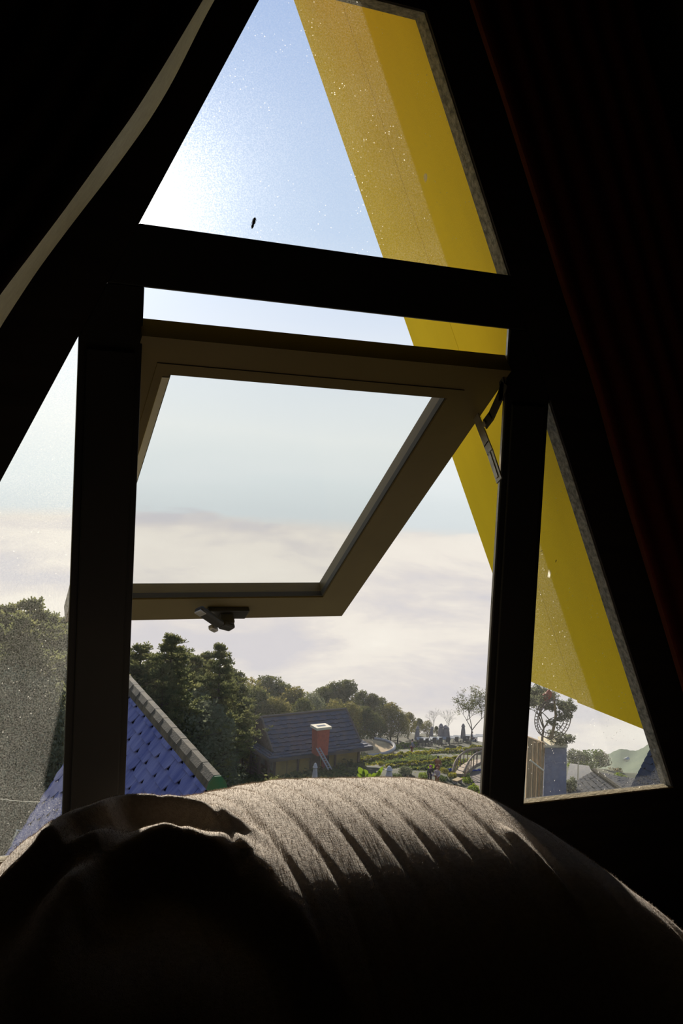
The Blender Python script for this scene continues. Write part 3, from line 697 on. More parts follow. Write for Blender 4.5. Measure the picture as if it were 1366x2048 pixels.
def make_pine(seed, n_wh=15, width=.27, mleaf=None, top=.0):
    r_ = random.Random(seed); root = empty('pine_tree', (0, 0, 0)); mb = MB()
    lean = r_.uniform(-.02, .02)
    mb.tube([(0, 0, -.06), (lean*.3, 0, .3), (lean, 0, .7), (lean, 0, .985)], [.017, .014, .008, .002], 7)
    pts = []
    for k in range(n_wh):
        t = k/(n_wh-1); z = .26+.70*t; ln = width*(1-t)**.75*(.75+.35*math.sin(k*2.1+seed))+.035
        nb_ = 7 if t < .8 else 5
        for b in range(nb_):
            a = 2*PI*b/nb_+k*.9+r_.uniform(-.3, .3); L_ = ln*r_.uniform(.6, 1.15); up = r_.uniform(.15, .45)*L_
            e_ = (lean+L_*math.cos(a), L_*math.sin(a), z+up); mb.tube([(lean*t, 0, z), e_], [.0045*(1.2-t), .0015], 4, False)
            for q_ in np.linspace(.30, 1.05, 6):
                for rr in range(2):
                    pts.append((lean+L_*q_*math.cos(a)+r_.gauss(0, .012), L_*q_*math.sin(a)+r_.gauss(0, .012), z+up*q_+r_.gauss(.006, .009)))
    for i in range(5): pts.append((lean+r_.gauss(0, .006), r_.gauss(0, .006), .965+.006*i))
    pts = np.array(pts); nn = 11
    Pc = np.repeat(pts, nn, 0); d = unit(len(Pc)); d[:, 2] = np.abs(d[:, 2])*.9+.05; ln = .026*rng.uniform(.6, 1.15, len(Pc))[:, None]
    sdv = np.cross(d, unit(len(Pc))); sdv /= np.linalg.norm(sdv, axis=1)[:, None]
    quads_obj('needles', np.stack([Pc-sdv*.0018, Pc+sdv*.0018, Pc+d*ln+sdv*.0035, Pc+d*ln-sdv*.0035], 1), mleaf or M['pine'], root)
    mb.build('trunk', M['bark'], root); return root
def branchy(seed, depth=5, spread=.55, leafm=None, nleaf=2600, leafsize=.011, thick=.014, droop=0):
    r_ = random.Random(seed); root = empty('bare_tree', (0, 0, 0)); mb = MB(); tips = []
    def grow(p, d, L_, r0, k):
        q = p+d*L_; mid = (p+q)/2+Vector((r_.gauss(0, .04), r_.gauss(0, .04), 0))*L_; mb.tube([p, mid, q], [r0, r0*.85, r0*.65], 5 if k < 3 else 4, False)
        if k >= depth-2: tips.extend([tuple(p+(q-p)*t_) for t_ in (.3, .6, .9)])
        if k >= depth: return
        for i in range(3 if k < 3 else 2 + (r_.random() < .6)):
            nd = (d+Vector((r_.gauss(0, spread), r_.gauss(0, spread), r_.gauss(.08, .3)))).normalized(); grow(q, nd, L_*r_.uniform(.62, .85), r0*.6, k+1)
    grow(Vector((0, 0, -.03)), Vector((0, 0, 1)), .27, thick, 0)
    zs = max(v[2] for v in mb.v); mb.v = [(v[0]/zs, v[1]/zs, v[2]/zs) for v in mb.v]; tips = np.array(tips)/zs
    mb.build('branches', M['bark_pale'] if not leafm else M['bark'], root)
    if leafm:
        k = rng.choice(len(tips), nleaf); Pc = tips[k]+rng.standard_normal((nleaf, 3))*.022; Pc[:, 2] = np.minimum(Pc[:, 2], 1.0)
        quads_obj('leaves', leafquads(Pc, leafsize), leafm, root)
    return root
used = set()
def place(proto, p, h, wide, rz, label, cat, group, name=None):
    o = proto if not proto.get('label') else copy_tree(proto)
    if name: o.name = name
    o.location = tuple(p); o.scale = (h*wide, h*wide, h); o.rotation_euler = (0, 0, rz)
    tag(o, label, cat, group); return o
pines = [make_pine(s, 15, w_) for s, w_ in ((1, .25), (2, .30), (3, .22), (5, .34))]
bl_dark = [make_broadleaf(11, M['leaf_dark'], 6500, .017), make_broadleaf(12, M['leaf_dark'], 6500, .018, .42)]
bl_olive = [make_broadleaf(21, M['leaf_olive'], 6000, .017), make_broadleaf(22, M['leaf_olive'], 6000, .016, .40, .1)]
bl_grey = [make_broadleaf(31, M['leaf_grey'], 5600, .015, .38, .1), make_broadleaf(32, M['leaf_grey'], 5600, .014, .34, .12)]
rt = random.Random(5)
# (px, top, distance, proto, width factor)
pine_spots = [(272, 1292, 62, 0, 1.0), (303, 1310, 66, 2, 1.0), (333, 1270, 60, 1, .95), (356, 1302, 68, 0, 1.0), (385, 1312, 70, 2, 1.1), (402, 1306, 72, 0, .9), (426, 1288, 66, 1, .80), (447, 1334, 76, 3, .9), (318, 1334, 58, 3, .8), (247, 1300, 64, 1, 1.0),
              (470, 1346, 80, 2, 1.1)]
pine_spots.sort()
for i, (px_, yt, d_, k, wf) in enumerate(pine_spots):
    p = gd(px_, d_); h = top_h(p, yt)
    place(pines[k], p, h, wf*1.0, rt.uniform(0, 6), f'tall dark pine behind the blue shingle roof, {ORD[i]} from the left there', 'tree', 'pines beyond the blue shingle roof')
left_spots = [(-30, 1220, 50, 3, 1.0, 'p'), (8, 1212, 52, 1, 1.0, 'p'), (55, 1200, 50, 1, 1.0, 'p'), (32, 1236, 46, 3, .9, 'p'), (88, 1232, 54, 3, .9, 'p'), (114, 1236, 58, 0, 1.1, 'p'), (140, 1250, 56, 2, 1.1, 'p'), (170, 1262, 60, 1, 1, 'p'),
              (20, 1330, 44, 0, .8, 'g'), (75, 1350, 45, 1, .8, 'g'), (118, 1330, 50, 1, .8, 'g'), (50, 1450, 47, 1, .9, 'd'), (105, 1440, 50, 0, .8, 'd'), (0, 1450, 45, 1, 1.0, 'd'), (60, 1290, 56, 1, .9, 'd'), (10, 1280, 60, 0, .9, 'd'), (120, 1300, 62, 1, .9, 'd')]
left_spots.sort()
lp = {'p': (pines, 'tall hazy pine'), 'g': (bl_grey, 'grey green leafy tree'), 'd': (bl_dark, 'dark leafy tree')}
cnt = {'p': 0, 'g': 0, 'd': 0}
for px_, yt, d_, k, wf, ty in left_spots:
    p = gd(px_, d_); h = top_h(p, yt)
    place(lp[ty][0][k], p, h, wf, rt.uniform(0, 6), f'{lp[ty][1]} behind the dusty left side pane, {ORD[cnt[ty]]} such from the left', 'tree', 'trees seen through the left side pane'); cnt[ty] += 1
# broadleaf wood stepping down to the right
wood = [(462, 1385, 92, 'd', 0, 1), (486, 1352, 104, 'o', 1, .9), (505, 1372, 98, 'd', 1, 1), (530, 1350, 112, 'd', 0, .9), (543, 1392, 96, 'o', 0, .9), (560, 1366, 110, 'd', 1, .9), (585, 1372, 108, 'o', 0, .9), (600, 1395, 100, 'd', 1, .8),
        (618, 1385, 106, 'g', 0, .8), (640, 1372, 116, 'd', 0, .8), (660, 1363, 118, 'd', 1, .7), (684, 1358, 118, 'd', 0, .75), (664, 1398, 106, 'o', 1, .8), (694, 1402, 108, 'o', 0, .9), (718, 1380, 120, 'd', 1, .7), (738, 1386, 120, 'd', 0, .7),
        (725, 1412, 110, 'd', 0, .9), (757, 1394, 122, 'd', 1, .7), (745, 1424, 112, 'd', 1, .8), (778, 1404, 118, 'o', 0, 1.0), (792, 1418, 116, 'o', 1, .9), (812, 1424, 120, 'o', 0, .9), (832, 1436, 122, 'd', 1, .8), (850, 1440, 120, 'o', 1, .8), (868, 1452, 122, 'd', 0, .8),
        (372, 1378, 64, 'g', 0, 1.1), (395, 1400, 62, 'g', 1, 1.1), (345, 1395, 60, 'g', 0, 1.0), (420, 1420, 72, 'g', 1, 1.0), (440, 1395, 82, 'd', 0, 1.0), (415, 1352, 84, 'o', 0, .9), (310, 1380, 66, 'd', 1, 1), (463, 1420, 90, 'o', 1, .9)]
wood.sort(); wp = {'d': (bl_dark, 'rounded dark green tree'), 'o': (bl_olive, 'olive yellow leafy tree'), 'g': (bl_grey, 'sun-flecked grey green tree')}
cnt = {'d': 0, 'o': 0, 'g': 0}
for px_, yt, d_, ty, k, wf in wood:
    p = gd(px_, d_); h = top_h(p, yt)
    place(wp[ty][0][k], p, h, wf*1.12, rt.uniform(0, 6), f'{wp[ty][1]} in the wood behind the chimney cottage, {ORD[cnt[ty]]} such from the left', 'tree', 'wood sloping down behind the chimney house'); cnt[ty] += 1
# airy small-leaved tree at the terrace edge, bare trees
airy = branchy(41, 6, .50, M['leaf_dark'], 2600, .012, .013)
p = gp(942, 1492); place(airy, p, top_h(p, 1372), 1.0, .5, 'airy small-leaved tree at the terrace edge, beside the right mullion', 'tree', None, 'airy_tree')
b1 = branchy(43, 5, .34, None, thick=.012); p = gd(862, 122); place(b1, p, top_h(p, 1414), 1.0, 1, 'leafless pale tree at the wood edge, left of its bare neighbour', 'tree', 'leafless trees at the edge of the wood')
b2 = branchy(47, 5, .34, None, thick=.012); p = gd(889, 122); place(b2, p, top_h(p, 1418), 1.0, 2, 'leafless pale tree at the wood edge, nearer the airy leafy tree', 'tree', 'leafless trees at the edge of the wood')

# ------------------------------------------------------------------ bushes, hedges
def bush_mesh(name, mleaf, n, leaf, seed):
    r_ = random.Random(seed); lobes = [(0, 0, .45, .45, .45, .45)]
    for i in range(9):
        a = r_.uniform(0, 6.28); s_ = r_.uniform(.14, .26); lobes.append((.38*math.cos(a), .38*math.sin(a), r_.uniform(.2, .75), s_, s_, s_))
    root = empty(name, (0, 0, 0)); quads_obj('foliage', leafquads(crown_lobes(n, lobes), leaf), mleaf, root)
    mb = MB()
    for i in range(6):
        a = i*1.05; mb.tube([(0, 0, -.04), (.12*math.cos(a), .12*math.sin(a), .3), (.26*math.cos(a), .26*math.sin(a), .6)], [.02, .014, .006], 5)
    mb.build('stems', M['bark'], root); return root
bushes = {'green': bush_mesh('shrub', M['leaf_grey'], 1500, .05, 61), 'bright': bush_mesh('shrub', M['leaf_bright'], 1100, .06, 62), 'gold': bush_mesh('shrub', M['leaf_gold'], 1200, .055, 63),
          'dark': bush_mesh('shrub', M['leaf_hedge'], 1400, .05, 64), 'pink': bush_mesh('shrub', M['leaf_pink'], 1400, .05, 65)}
def bush(kind, px_, ybase, wpx, hpx, label, d=None):
    p = gp(px_, ybase) if d is None else atd(px_, ybase, d)
    dist = (p-np.array([0, 0, EYE]))@FW; w_ = wpx/FPX*dist; h_ = hpx/FPX*dist
    pr_ = bushes[kind]; o = pr_ if not pr_.get('label') else copy_tree(pr_)
    o.location = tuple(p); o.scale = (w_/1.1, w_/1.1, h_); o.rotation_euler = (0, 0, rt.uniform(0, 6)); tag(o, label, 'shrub'); return o
bush('green', 812, 1556, 30, 26, 'rounded soft green shrub on the garden slope behind the front folded parasol')
bush('gold', 762, 1534, 12, 12, 'small yellow flowering shrub above the broad bright leaves')
bush('bright', 846, 1562, 22, 20, 'yellow green shrub left of the person in the black coat')
bush('gold', 888, 1550, 16, 16, 'yellow flowering shrub right of the people on the path')
bush('gold', 903, 1562, 20, 20, 'low yellow green shrub beside the small wooden bench')
bush('dark', 884, 1568, 22, 18, 'dark green shrub between the people and the small bench')
bush('dark', 931, 1560, 20, 16, 'dark leafy shrub behind the small bench')
bush('bright', 934, 1572, 22, 20, 'yellow green shrub spilling over the deck edge')
bush('bright', 946, 1590, 24, 24, 'bright leafy shrub at the foot of the right mullion, beside the plank deck')
bush('bright', 957, 1606, 22, 24, 'bright green shrub lowest against the right mullion')
bush('dark', 792, 1562, 20, 18, 'dark shrub right of the grey folded parasol')
bush('bright', 447, 1574, 44, 34, 'bright sunlit shrub between the shingle roof cap and the veranda')
bush('gold', 420, 1576, 30, 22, 'yellow shrub right beside the shingle roof cap')
bush('gold', 541, 1566, 14, 22, 'small yellow shrub at the corner of the veranda wall')
bush('dark', 425, 1548, 44, 26, 'dark green shrub behind the bright sunlit one near the pale deck')
bush('pink', 40, 1650, 60, 60, 'dry pinkish shrub in front of the left pane trees', 55)
bush('dark', 95, 1650, 50, 50, 'dark shrub beside the dry pinkish one by the blue roof edge', 54)
bush('dark', -12, 1655, 46, 55, 'dark shrub at the edge of the left pane, left of the dry pinkish one', 53)
bush('bright', 1160, 1542, 56, 24, 'bright green shrub spreading behind the dark roof ridge in the right pane')
bush('green', 1152, 1530, 44, 34, 'grey green shrub right of the blue grey wall top', 100)
bush('dark', 1182, 1536, 52, 42, 'dark shrubby bush in the middle of the right side pane', 102)
bush('pink', 1205, 1530, 34, 28, 'low brownish bush right of the dark shrubby one in the right pane', 108)
bush('bright', 1236, 1570, 50, 22, 'bright green strip of shrub left of the blue gable at the right', 100)
bush('green', 1140, 1592, 26, 42, 'flowering shrub between the blue grey wall and the dark tiled roof', 62)
bush('green', 1118, 1488, 60, 26, 'leafy creeper bush on the blue grey wall top', 60.5)
bush('pink', 1222, 1568, 40, 38, 'dull brown bush below the far green hill', 112)
bush('dark', 590, 1560, 40, 10, 'low dark shrub along the foot of the yellow wall, left half')
bush('dark', 690, 1548, 50, 12, 'low dark shrub along the foot of the yellow wall, right half')
def hedge(pts, hpx, wpx, m_, label, nd=34, d=None):
    ps = [gp(a, b) for a, b in pts]; root = empty('hedge', ps[0], 0, label, 'hedge'); allp = []; core = MB()
    for a, b in zip(ps[:-1], ps[1:]):
        L_ = np.linalg.norm(b-a); n = int(L_*nd*3); t = rng.uniform(0, 1, n)[:, None]; dist = (a-np.array([0, 0, EYE]))@FW; h = hpx/FPX*dist; w_ = wpx/FPX*dist
        dr = (b-a)/L_; nr = np.array([-dr[1], dr[0], 0]); ang_ = rng.uniform(0, PI, n)[:, None]
        bumps = 1+.18*np.sin(t*L_*2.3+1)+.12*np.sin(t*L_*5.1)
        allp.append(a+(b-a)*t+nr*np.cos(ang_)*w_/2+np.array([0, 0, 1])*(np.sin(ang_)*h*.85*bumps+.05)-ps[0])
        core.hexa([a-ps[0]-nr*w_*.36-[0, 0, .3], a-ps[0]+nr*w_*.36-[0, 0, .3], a-ps[0]+nr*w_*.3+[0, 0, h*.6], a-ps[0]-nr*w_*.3+[0, 0, h*.6]], [b-ps[0]-nr*w_*.36-[0, 0, .3], b-ps[0]+nr*w_*.36-[0, 0, .3], b-ps[0]+nr*w_*.3+[0, 0, h*.6], b-ps[0]-nr*w_*.3+[0, 0, h*.6]])
    quads_obj('foliage', leafquads(np.concatenate(allp), .13), m_, root); core.build('stems', M['bark'], root); return root
hedge([(700, 1531), (752, 1522), (800, 1517), (860, 1512), (915, 1507), (968, 1500)], 11, 14, M['leaf_gold'], 'long yellow green hedge along the upper terrace, nearest the tables')
hedge([(770, 1541), (820, 1534), (870, 1529), (915, 1522)], 10, 10, M['leaf_gold'], 'yellow topped hedge below the brown path, ending at the bridge')
hedge([(800, 1545), (850, 1542), (905, 1534)], 9, 8, M['leaf_hedge'], 'dark clipped hedge right under the yellow topped one')
hedge([(760, 1504), (800, 1496), (832, 1491)], 8, 10, M['leaf_bright'], 'short green hedge between the round plaza and the tables')
hedge([(538, 1572), (620, 1564), (740, 1548)], 8, 10, M['leaf_hedge'], 'low hedge along the terrace in front of the chimney house')
# soil path between the hedges and terrace walls
def sheet(name, pts, th, m_, label, cat, d=None, lift=.12, kind='structure'):
    ps = []
    for q_ in pts:
        p = gp(q_[0], q_[1]) if len(q_) == 2 else atd(*q_)
        p[2] += lift; ps.append(p)
    mb = MB(); mb.prism([tuple(p) for p in ps], (0, 0, -th)); o = mb.build(name, m_); return tag(o, label, cat, kind=kind)
M['path'] = mat('brown earth path', (0.10, 0.062, 0.045), 0.95, (0.065, 0.042, 0.03), 1.5)
M['plaza'] = mat('sandy plaza', (0.40, 0.28, 0.13), 0.9, (0.24, 0.155, 0.07), .5, 0.2, 4, detail=7)
M['deck'] = mat('weathered deck boards', (0.12, 0.085, 0.055), 0.9, (0.075, 0.055, 0.04), 2.5, stretch=(1, 8, 1))
sheet('garden_path', [(750, 1532), (915, 1514), (916, 1522), (752, 1540)], .4, M['path'], 'brown earth path running between the two yellow hedges', 'path')

# low planting that covers the garden beds
def groundcover(name, n, pxr, dr, m_, label, size, hh, seed_ph):
    dd_ = np.sqrt(rng.uniform(dr[0]**2, dr[1]**2, n)); pxs = rng.uniform(pxr[0], pxr[1], n); lat = (pxs-683)/FPX*dd_
    X = lat*RH[0]+dd_*FH[0]; Y = lat*RH[1]+dd_*FH[1]
    msk = np.sin(X*.55+seed_ph)*np.sin(Y*.62+seed_ph*2)+.5*np.sin(X*1.7+Y*1.1+seed_ph) > -.35
    ds_ = X*FH[0]+Y*FH[1]; ls_ = X*RH[0]+Y*RH[1]
    if pxr[0] > 700: # leave the earth path and the round plaza clear
        P3 = np.stack([X, Y, ground(X, Y)], -1); kk = (P3-np.array([0, 0, EYE])); de = kk@FW; qx = 683+FPX*(kk@RT)/de; qy = 1024-FPX*(kk@UP)/de
        pathy = 1536-(qx-750)*.108; msk &= (np.abs(qy-pathy) > 4.5) & (((qx-731)/62)**2+((qy-1498)/20)**2 > 1)
    X, Y = X[msk], Y[msk]; Zg = ground(X, Y)
    Pc = np.stack([X, Y, Zg+np.abs(rng.standard_normal(len(X)))*hh*(.6+.4*np.sin(X*2.1)*np.sin(Y*1.9))], -1)
    o = quads_obj(name, leafquads(Pc, size), m_); return tag(o, label, 'plants', None, 'stuff')
groundcover('garden_planting', 42000, (735, 975), (72, 106), M['leaf_hedge'], 'low dark green planting covering the garden beds between the hedges', .14, .10, .4)
groundcover('flower_planting', 11000, (735, 975), (74, 104), M['leaf_gold'], 'scattered yellow green flowering plants across the garden beds', .10, .12, 2.1)
groundcover('undergrowth', 30000, (420, 760), (76, 112), M['leaf_dark'], 'dark undergrowth round the cottage and beneath the wood', .20, .35, 1.2)

# ------------------------------------------------------------------ blue shingle roof just below the window
M['shingle'] = mat('blue shingles', (0.060, 0.065, 0.15), 0.8, (0.15, 0.145, 0.23), 3.2, 0.3, 60, stretch=(.5, 2, .5), detail=8)
M['shingle_gap'] = mat('dark shingle underlay', (0.03, 0.03, 0.05), 0.9)
M['ridge_cap'] = mat('lichen grey ridge cap', (0.115, 0.088, 0.05), 0.95, (0.05, 0.042, 0.028), 5, 0.5, 40, detail=7)
M['green_paint'] = mat('dark green painted gable', (0.03, 0.085, 0.035), 0.8, (0.05, 0.08, 0.03), 9)
def shingle_plane(mb, O, u, v, Lu, Lv, n, tw, ch, gap=.045, clip=None):
    """tabs laid in courses: u along the ridge, v down the slope, n outward"""
    rows_ = int(Lv/ch)+1
    for j in range(rows_):
        for i in range(-1, int(Lu/tw)+1):
            a = i*tw+(tw/2 if j % 2 else 0)+random.uniform(-.008, .008); b = a+tw-gap
            a = max(a, 0); b = min(b, Lu)
            if b-a < .12: continue
            t0 = j*ch; t1 = (j+1)*ch+.012+random.uniform(-.008, .008); lift = random.uniform(.0, .006); cx_, cz_ = random.uniform(.055, .075), random.uniform(.07, .09)
            p = lambda s, t, h: O+u*s+v*t+n*h
            hh_ = lambda t: .002+(t-t0)/ch*.024+lift*(t > t0)
            lo_ = [(a, t0), (b, t0), (b, t1-cz_), (b-cx_, t1), (a+cx_, t1), (a, t1-cz_)]
            mb.prism([p(s_, t_, hh_(t_)) for s_, t_ in lo_], tuple(n*.012))
YN = 9.0
RN = aty(412, 1560, YN); d = ray(262, 1345); d = W(d/d[2]*(RN[2]-EYE)); RF = d
RF = np.array([RN[0]*.5+RF[0]*.5, RF[1], RN[2]]); RN = np.array([RF[0], YN, RN[2]])
vf = aty(20, 1700, RF[1]); dv = vf-RF; dv /= np.linalg.norm(dv)
LU = RF[1]-RN[1]; LV = 6.0
nb_house = empty('shingle_house', (RN[0], (RN[1]+RF[1])/2, -9.6), 0, 'neighbouring steep house with blue shingle roof and grey ridge cap, below the window', 'house')
OO = np.array([RN[0], (RN[1]+RF[1])/2, -9.6])
for side in (-1, 1):
    dvs = np.array([dv[0]*(1 if side < 0 else -1), 0, dv[2]]); nn_ = np.cross(np.array([0, 1, 0]), dvs); nn_ = nn_*(1 if nn_[2] > 0 else -1)
    mb = MB(); base0 = RN-OO
    mb.hexa([base0, base0+[0, LU, 0], base0+[0, LU, 0]+dvs*LV, base0+dvs*LV], [q-nn_*.08 for q in (base0, base0+[0, LU, 0], base0+[0, LU, 0]+dvs*LV, base0+dvs*LV)])
    mb.build('roof_deck', M['shingle_gap'], nb_house)
    mb = MB(); shingle_plane(mb, base0, np.array([0, 1.0, 0]), dvs, LU, LV, nn_, .46, .165, .006); mb.build('roof_shingles', M['shingle'], nb_house)
mb = MB()
capw = .066
for k in range(int(LU/.42)+1):
    y0 = k*.42; y1 = min(LU, y0+.425)
    prof = [(-1.55, -1.65), (-1.25, -.55), (-.5, .35), (.5, .35), (1.25, -.55), (1.55, -1.65)]
    A = [base0+np.array([a*capw, y0, (b+.25)*capw]) for a, b in prof]; B = [base0+np.array([a*capw*.985, y1, (b+.21)*capw]) for a, b in prof]
    mb.add(A+B, [(i, i+1, 7+i, 6+i) for i in range(5)]+[(5, 4, 3, 2, 1, 0), (6, 7, 8, 9, 10, 11)])
mb.build('ridge_cap', M['ridge_cap'], nb_house)
mb = MB(); mb.prism([tuple(base0+np.array([a*capw, -.03, (b+.2)*capw])) for a, b in prof], (0, .03, 0)); mb.build('gable_finial', M['green_paint'], nb_house)
mb = MB(); L5 = dv*LV
mb.prism([tuple(base0+np.array([0, .06, -.15])), tuple(base0+np.array([L5[0]*.95, .06, L5[2]*.95-.15])), tuple(base0+np.array([-L5[0]*.95, .06, L5[2]*.95-.15]))], (0, LU-.15, 0)); mb.build('wall', M['green_paint'], nb_house)

# ------------------------------------------------------------------ the cottage with the red chimney
M['tile'] = mat('blue grey roof tiles', (0.055, 0.060, 0.078), 0.85, (0.09, 0.078, 0.075), 1.4, 0.4, 12, detail=8)
M['tile_edge'] = mat('brown roof edge', (0.10, 0.08, 0.06), 0.9)
M['plaster'] = mat('yellow ochre plaster', (0.36, 0.25, 0.07), 0.9, (0.27, 0.20, 0.07), 1.2)
M['timber'] = mat('dark brown timber', (0.085, 0.055, 0.04), 0.9, (0.12, 0.08, 0.06), 4)
M['chimney'] = mat('red brick chimney', (0.42, 0.10, 0.055), 0.9, (0.34, 0.085, 0.05), 5)
M['cream'] = mat('cream coping', (0.62, 0.52, 0.34), 0.9)
M['red'] = mat('red door paint', (0.25, 0.05, 0.03), 0.8)
M['window_dark'] = mat('window pane of the cottage', (0.10, 0.10, 0.10), 0.2, (0.2, 0.19, 0.17), 1)
DH = 85.0
E0 = atd(539, 1521, DH); E1 = atd(746, 1495, DH*1.061); E2 = atd(470, 1460, DH*1.10)
ux = E1-E0; ux[2] = 0; LX = np.linalg.norm(ux); ux /= LX; uy = np.array([-ux[1], ux[0], 0]); LY = (E2-E0)@uy
zE = (E0[2]+E1[2]+E2[2])/3; HO = np.array([E0[0], E0[1], zE])
def hp(x, y, z): return HO+ux*x+uy*y+np.array([0, 0, z])
def solve_xz(px, py, y):
    x, z = 1.0, 1.0
    for _ in range(30):
        f0 = np.array(pix(hp(x, y, z)))-[px, py]; J = np.stack([(np.array(pix(hp(x+.01, y, z)))-[px, py]-f0)/.01, (np.array(pix(hp(x, y, z+.01)))-[px, py]-f0)/.01], 1)
        s_ = np.linalg.solve(J, -f0); x += s_[0]; z += s_[1]
    return x, z
r0, hr0 = solve_xz(523, 1436, LY/2); r1, hr1 = solve_xz(692, 1421, LY/2); hr = (hr0+hr1)/2
K = .16*LY; g0, hk0 = solve_xz(545.6, 1505, K); g1, hk1 = solve_xz(721.4, 1487, K); hk = (hk0+hk1)/2
house = empty('cottage', HO-[0, 0, 3.2], 0, 'low yellow cottage with blue grey tiled roof, red chimney and lattice veranda on the slope', 'house'); HB = HO-np.array([0, 0, 3.2])
def L(p): return np.array(p)-HB
def stepped(mb, a, b, c, d, n, hs=1.0):
    """courses from lower edge a-b up to upper edge d-c"""
    a, b, c, d = map(np.array, (a, b, c, d)); nn_ = np.cross(b-a, d-a); nn_ = nn_/np.linalg.norm(nn_); nn_ = nn_ if nn_[2] > 0 else -nn_
    for k in range(n):
        t0, t1 = k/n, (k+1.12)/n; t1 = min(t1, 1); m_ = 24
        for i in range(m_):
            s0, s1 = i/m_, (i+1)/m_; j = random.uniform(-.12, .12)/n; h = random.uniform(.12, .17)*hs
            p = lambda s, t: (a+(b-a)*s)*(1-t)+(d+(c-d)*s)*t
            mb.hexa([p(s0, t0+j)-nn_*.02, p(s1, t0+j)-nn_*.02, p(s1, t1)-nn_*.02, p(s0, t1)-nn_*.02], [p(s0, t0+j)+nn_*h, p(s1, t0+j)+nn_*h, p(s1, t1)+nn_*.02, p(s0, t1)+nn_*.02])
mb = MB()
stepped(mb, L(hp(g0, K, hk)), L(hp(g1, K, hk)), L(hp(r1, LY/2, hr)), L(hp(r0, LY/2, hr)), 8)
stepped(mb, L(hp(g1, LY-K, hk)), L(hp(g0, LY-K, hk)), L(hp(r0, LY/2, hr)), L(hp(r1, LY/2, hr)), 8)
mb.build('main_roof', M['tile'], house)
mb = MB()
stepped(mb, L(hp(0, 0, 0)), L(hp(LX, 0, 0)), L(hp(g1, K, hk)), L(hp(g0, K, hk)), 2)
stepped(mb, L(hp(LX, 0, 0)), L(hp(LX, LY, 0)), L(hp(g1, LY-K, hk)), L(hp(g1, K, hk)), 2)
stepped(mb, L(hp(LX, LY, 0)), L(hp(0, LY, 0)), L(hp(g0, LY-K, hk)), L(hp(g1, LY-K, hk)), 2)
stepped(mb, L(hp(0, LY, 0)), L(hp(0, 0, 0)), L(hp(g0, K, hk)), L(hp(g0, LY-K, hk)), 3)
mb.build('skirt_roof', M['tile'], house)
mb = MB()
for a, b in ((hp(0, 0, 0), hp(LX, 0, 0)), (hp(LX, 0, 0), hp(LX, LY, 0)), (hp(LX, LY, 0), hp(0, LY, 0)), (hp(0, LY, 0), hp(0, 0, 0))):
    a = L(a); b = L(b); dd_ = (b-a)/np.linalg.norm(b-a); nn_ = np.array([-dd_[1], dd_[0], 0])
    mb.hexa([a-nn_*.04-[0, 0, .22], b-nn_*.04-[0, 0, .22], b-nn_*.04+[0, 0, .06], a-nn_*.04+[0, 0, .06]], [a+nn_*.1-[0, 0, .22], b+nn_*.1-[0, 0, .22], b+nn_*.1+[0, 0, .06], a+nn_*.1+[0, 0, .06]])
for (x, y, s0) in ((g0, K, r0), (g1, K, r1), (g0, LY-K, r0), (g1, LY-K, r1)):
    a = L(hp(x, y, hk+.15)); b = L(hp(s0, LY/2, hr+.15)); mb.tube([a, b], .09, 6)
mb.tube([L(hp(r0, LY/2, hr+.14)), L(hp(r1, LY/2, hr+.14))], .12, 6)
mb.build('roof_edge', M['tile_edge'], house)
for gx_ in (g0+.25, g1-.25):
    mb = MB(); mb.prism([tuple(L(hp(gx_, K, hk))), tuple(L(hp(gx_, LY-K, hk))), tuple(L(hp(gx_, LY/2, hr-.1)))], tuple(ux*.08)); mb.build('gable', M['timber'], house)
# walls
ins = .95; HW = 3.3
def wallbox(x0, y0, x1, y1, z0, z1, name, m_, th=.12):
    a = L(hp(x0, y0, z0)); b = L(hp(x1, y1, z0)); dd_ = (b-a)/np.linalg.norm(b-a); nn_ = np.array([-dd_[1], dd_[0], 0]); mb = MB()
    mb.hexa([a, b, b+[0, 0, z1-z0], a+[0, 0, z1-z0]], [a+nn_*th, b+nn_*th, b+nn_*th+[0, 0, z1-z0], a+nn_*th+[0, 0, z1-z0]]); return mb.build(name, m_, house)
wallbox(ins, ins, LX-ins, ins, -HW, -.08, 'wall', M['plaster']); wallbox(LX-ins, ins, LX-ins, LY-ins, -HW, -.08, 'wall', M['plaster'])
wallbox(LX-ins, LY-ins, ins, LY-ins, -HW, -.08, 'wall', M['plaster']); wallbox(ins+1.2, LY-ins, ins+1.2, ins, -HW, -.08, 'wall', M['timber'])
for fx in (.0, .27, .42, .62, .71, 1.0):
    x = ins+(LX-2*ins)*fx; mb = MB(); c = L(hp(x, ins-.07, -HW/2)); mb.box(c, (.17, .17, HW+.3)); mb.build('post', M['timber'], house)
for fy in (0, .25, .5, .75, 1.0):
    y = ins+(LY-2*ins)*fy; mb = MB(); mb.box(L(hp(ins*.45, y, -HW/2)), (.17, .17, HW+.3)); mb.build('post', M['timber'], house)
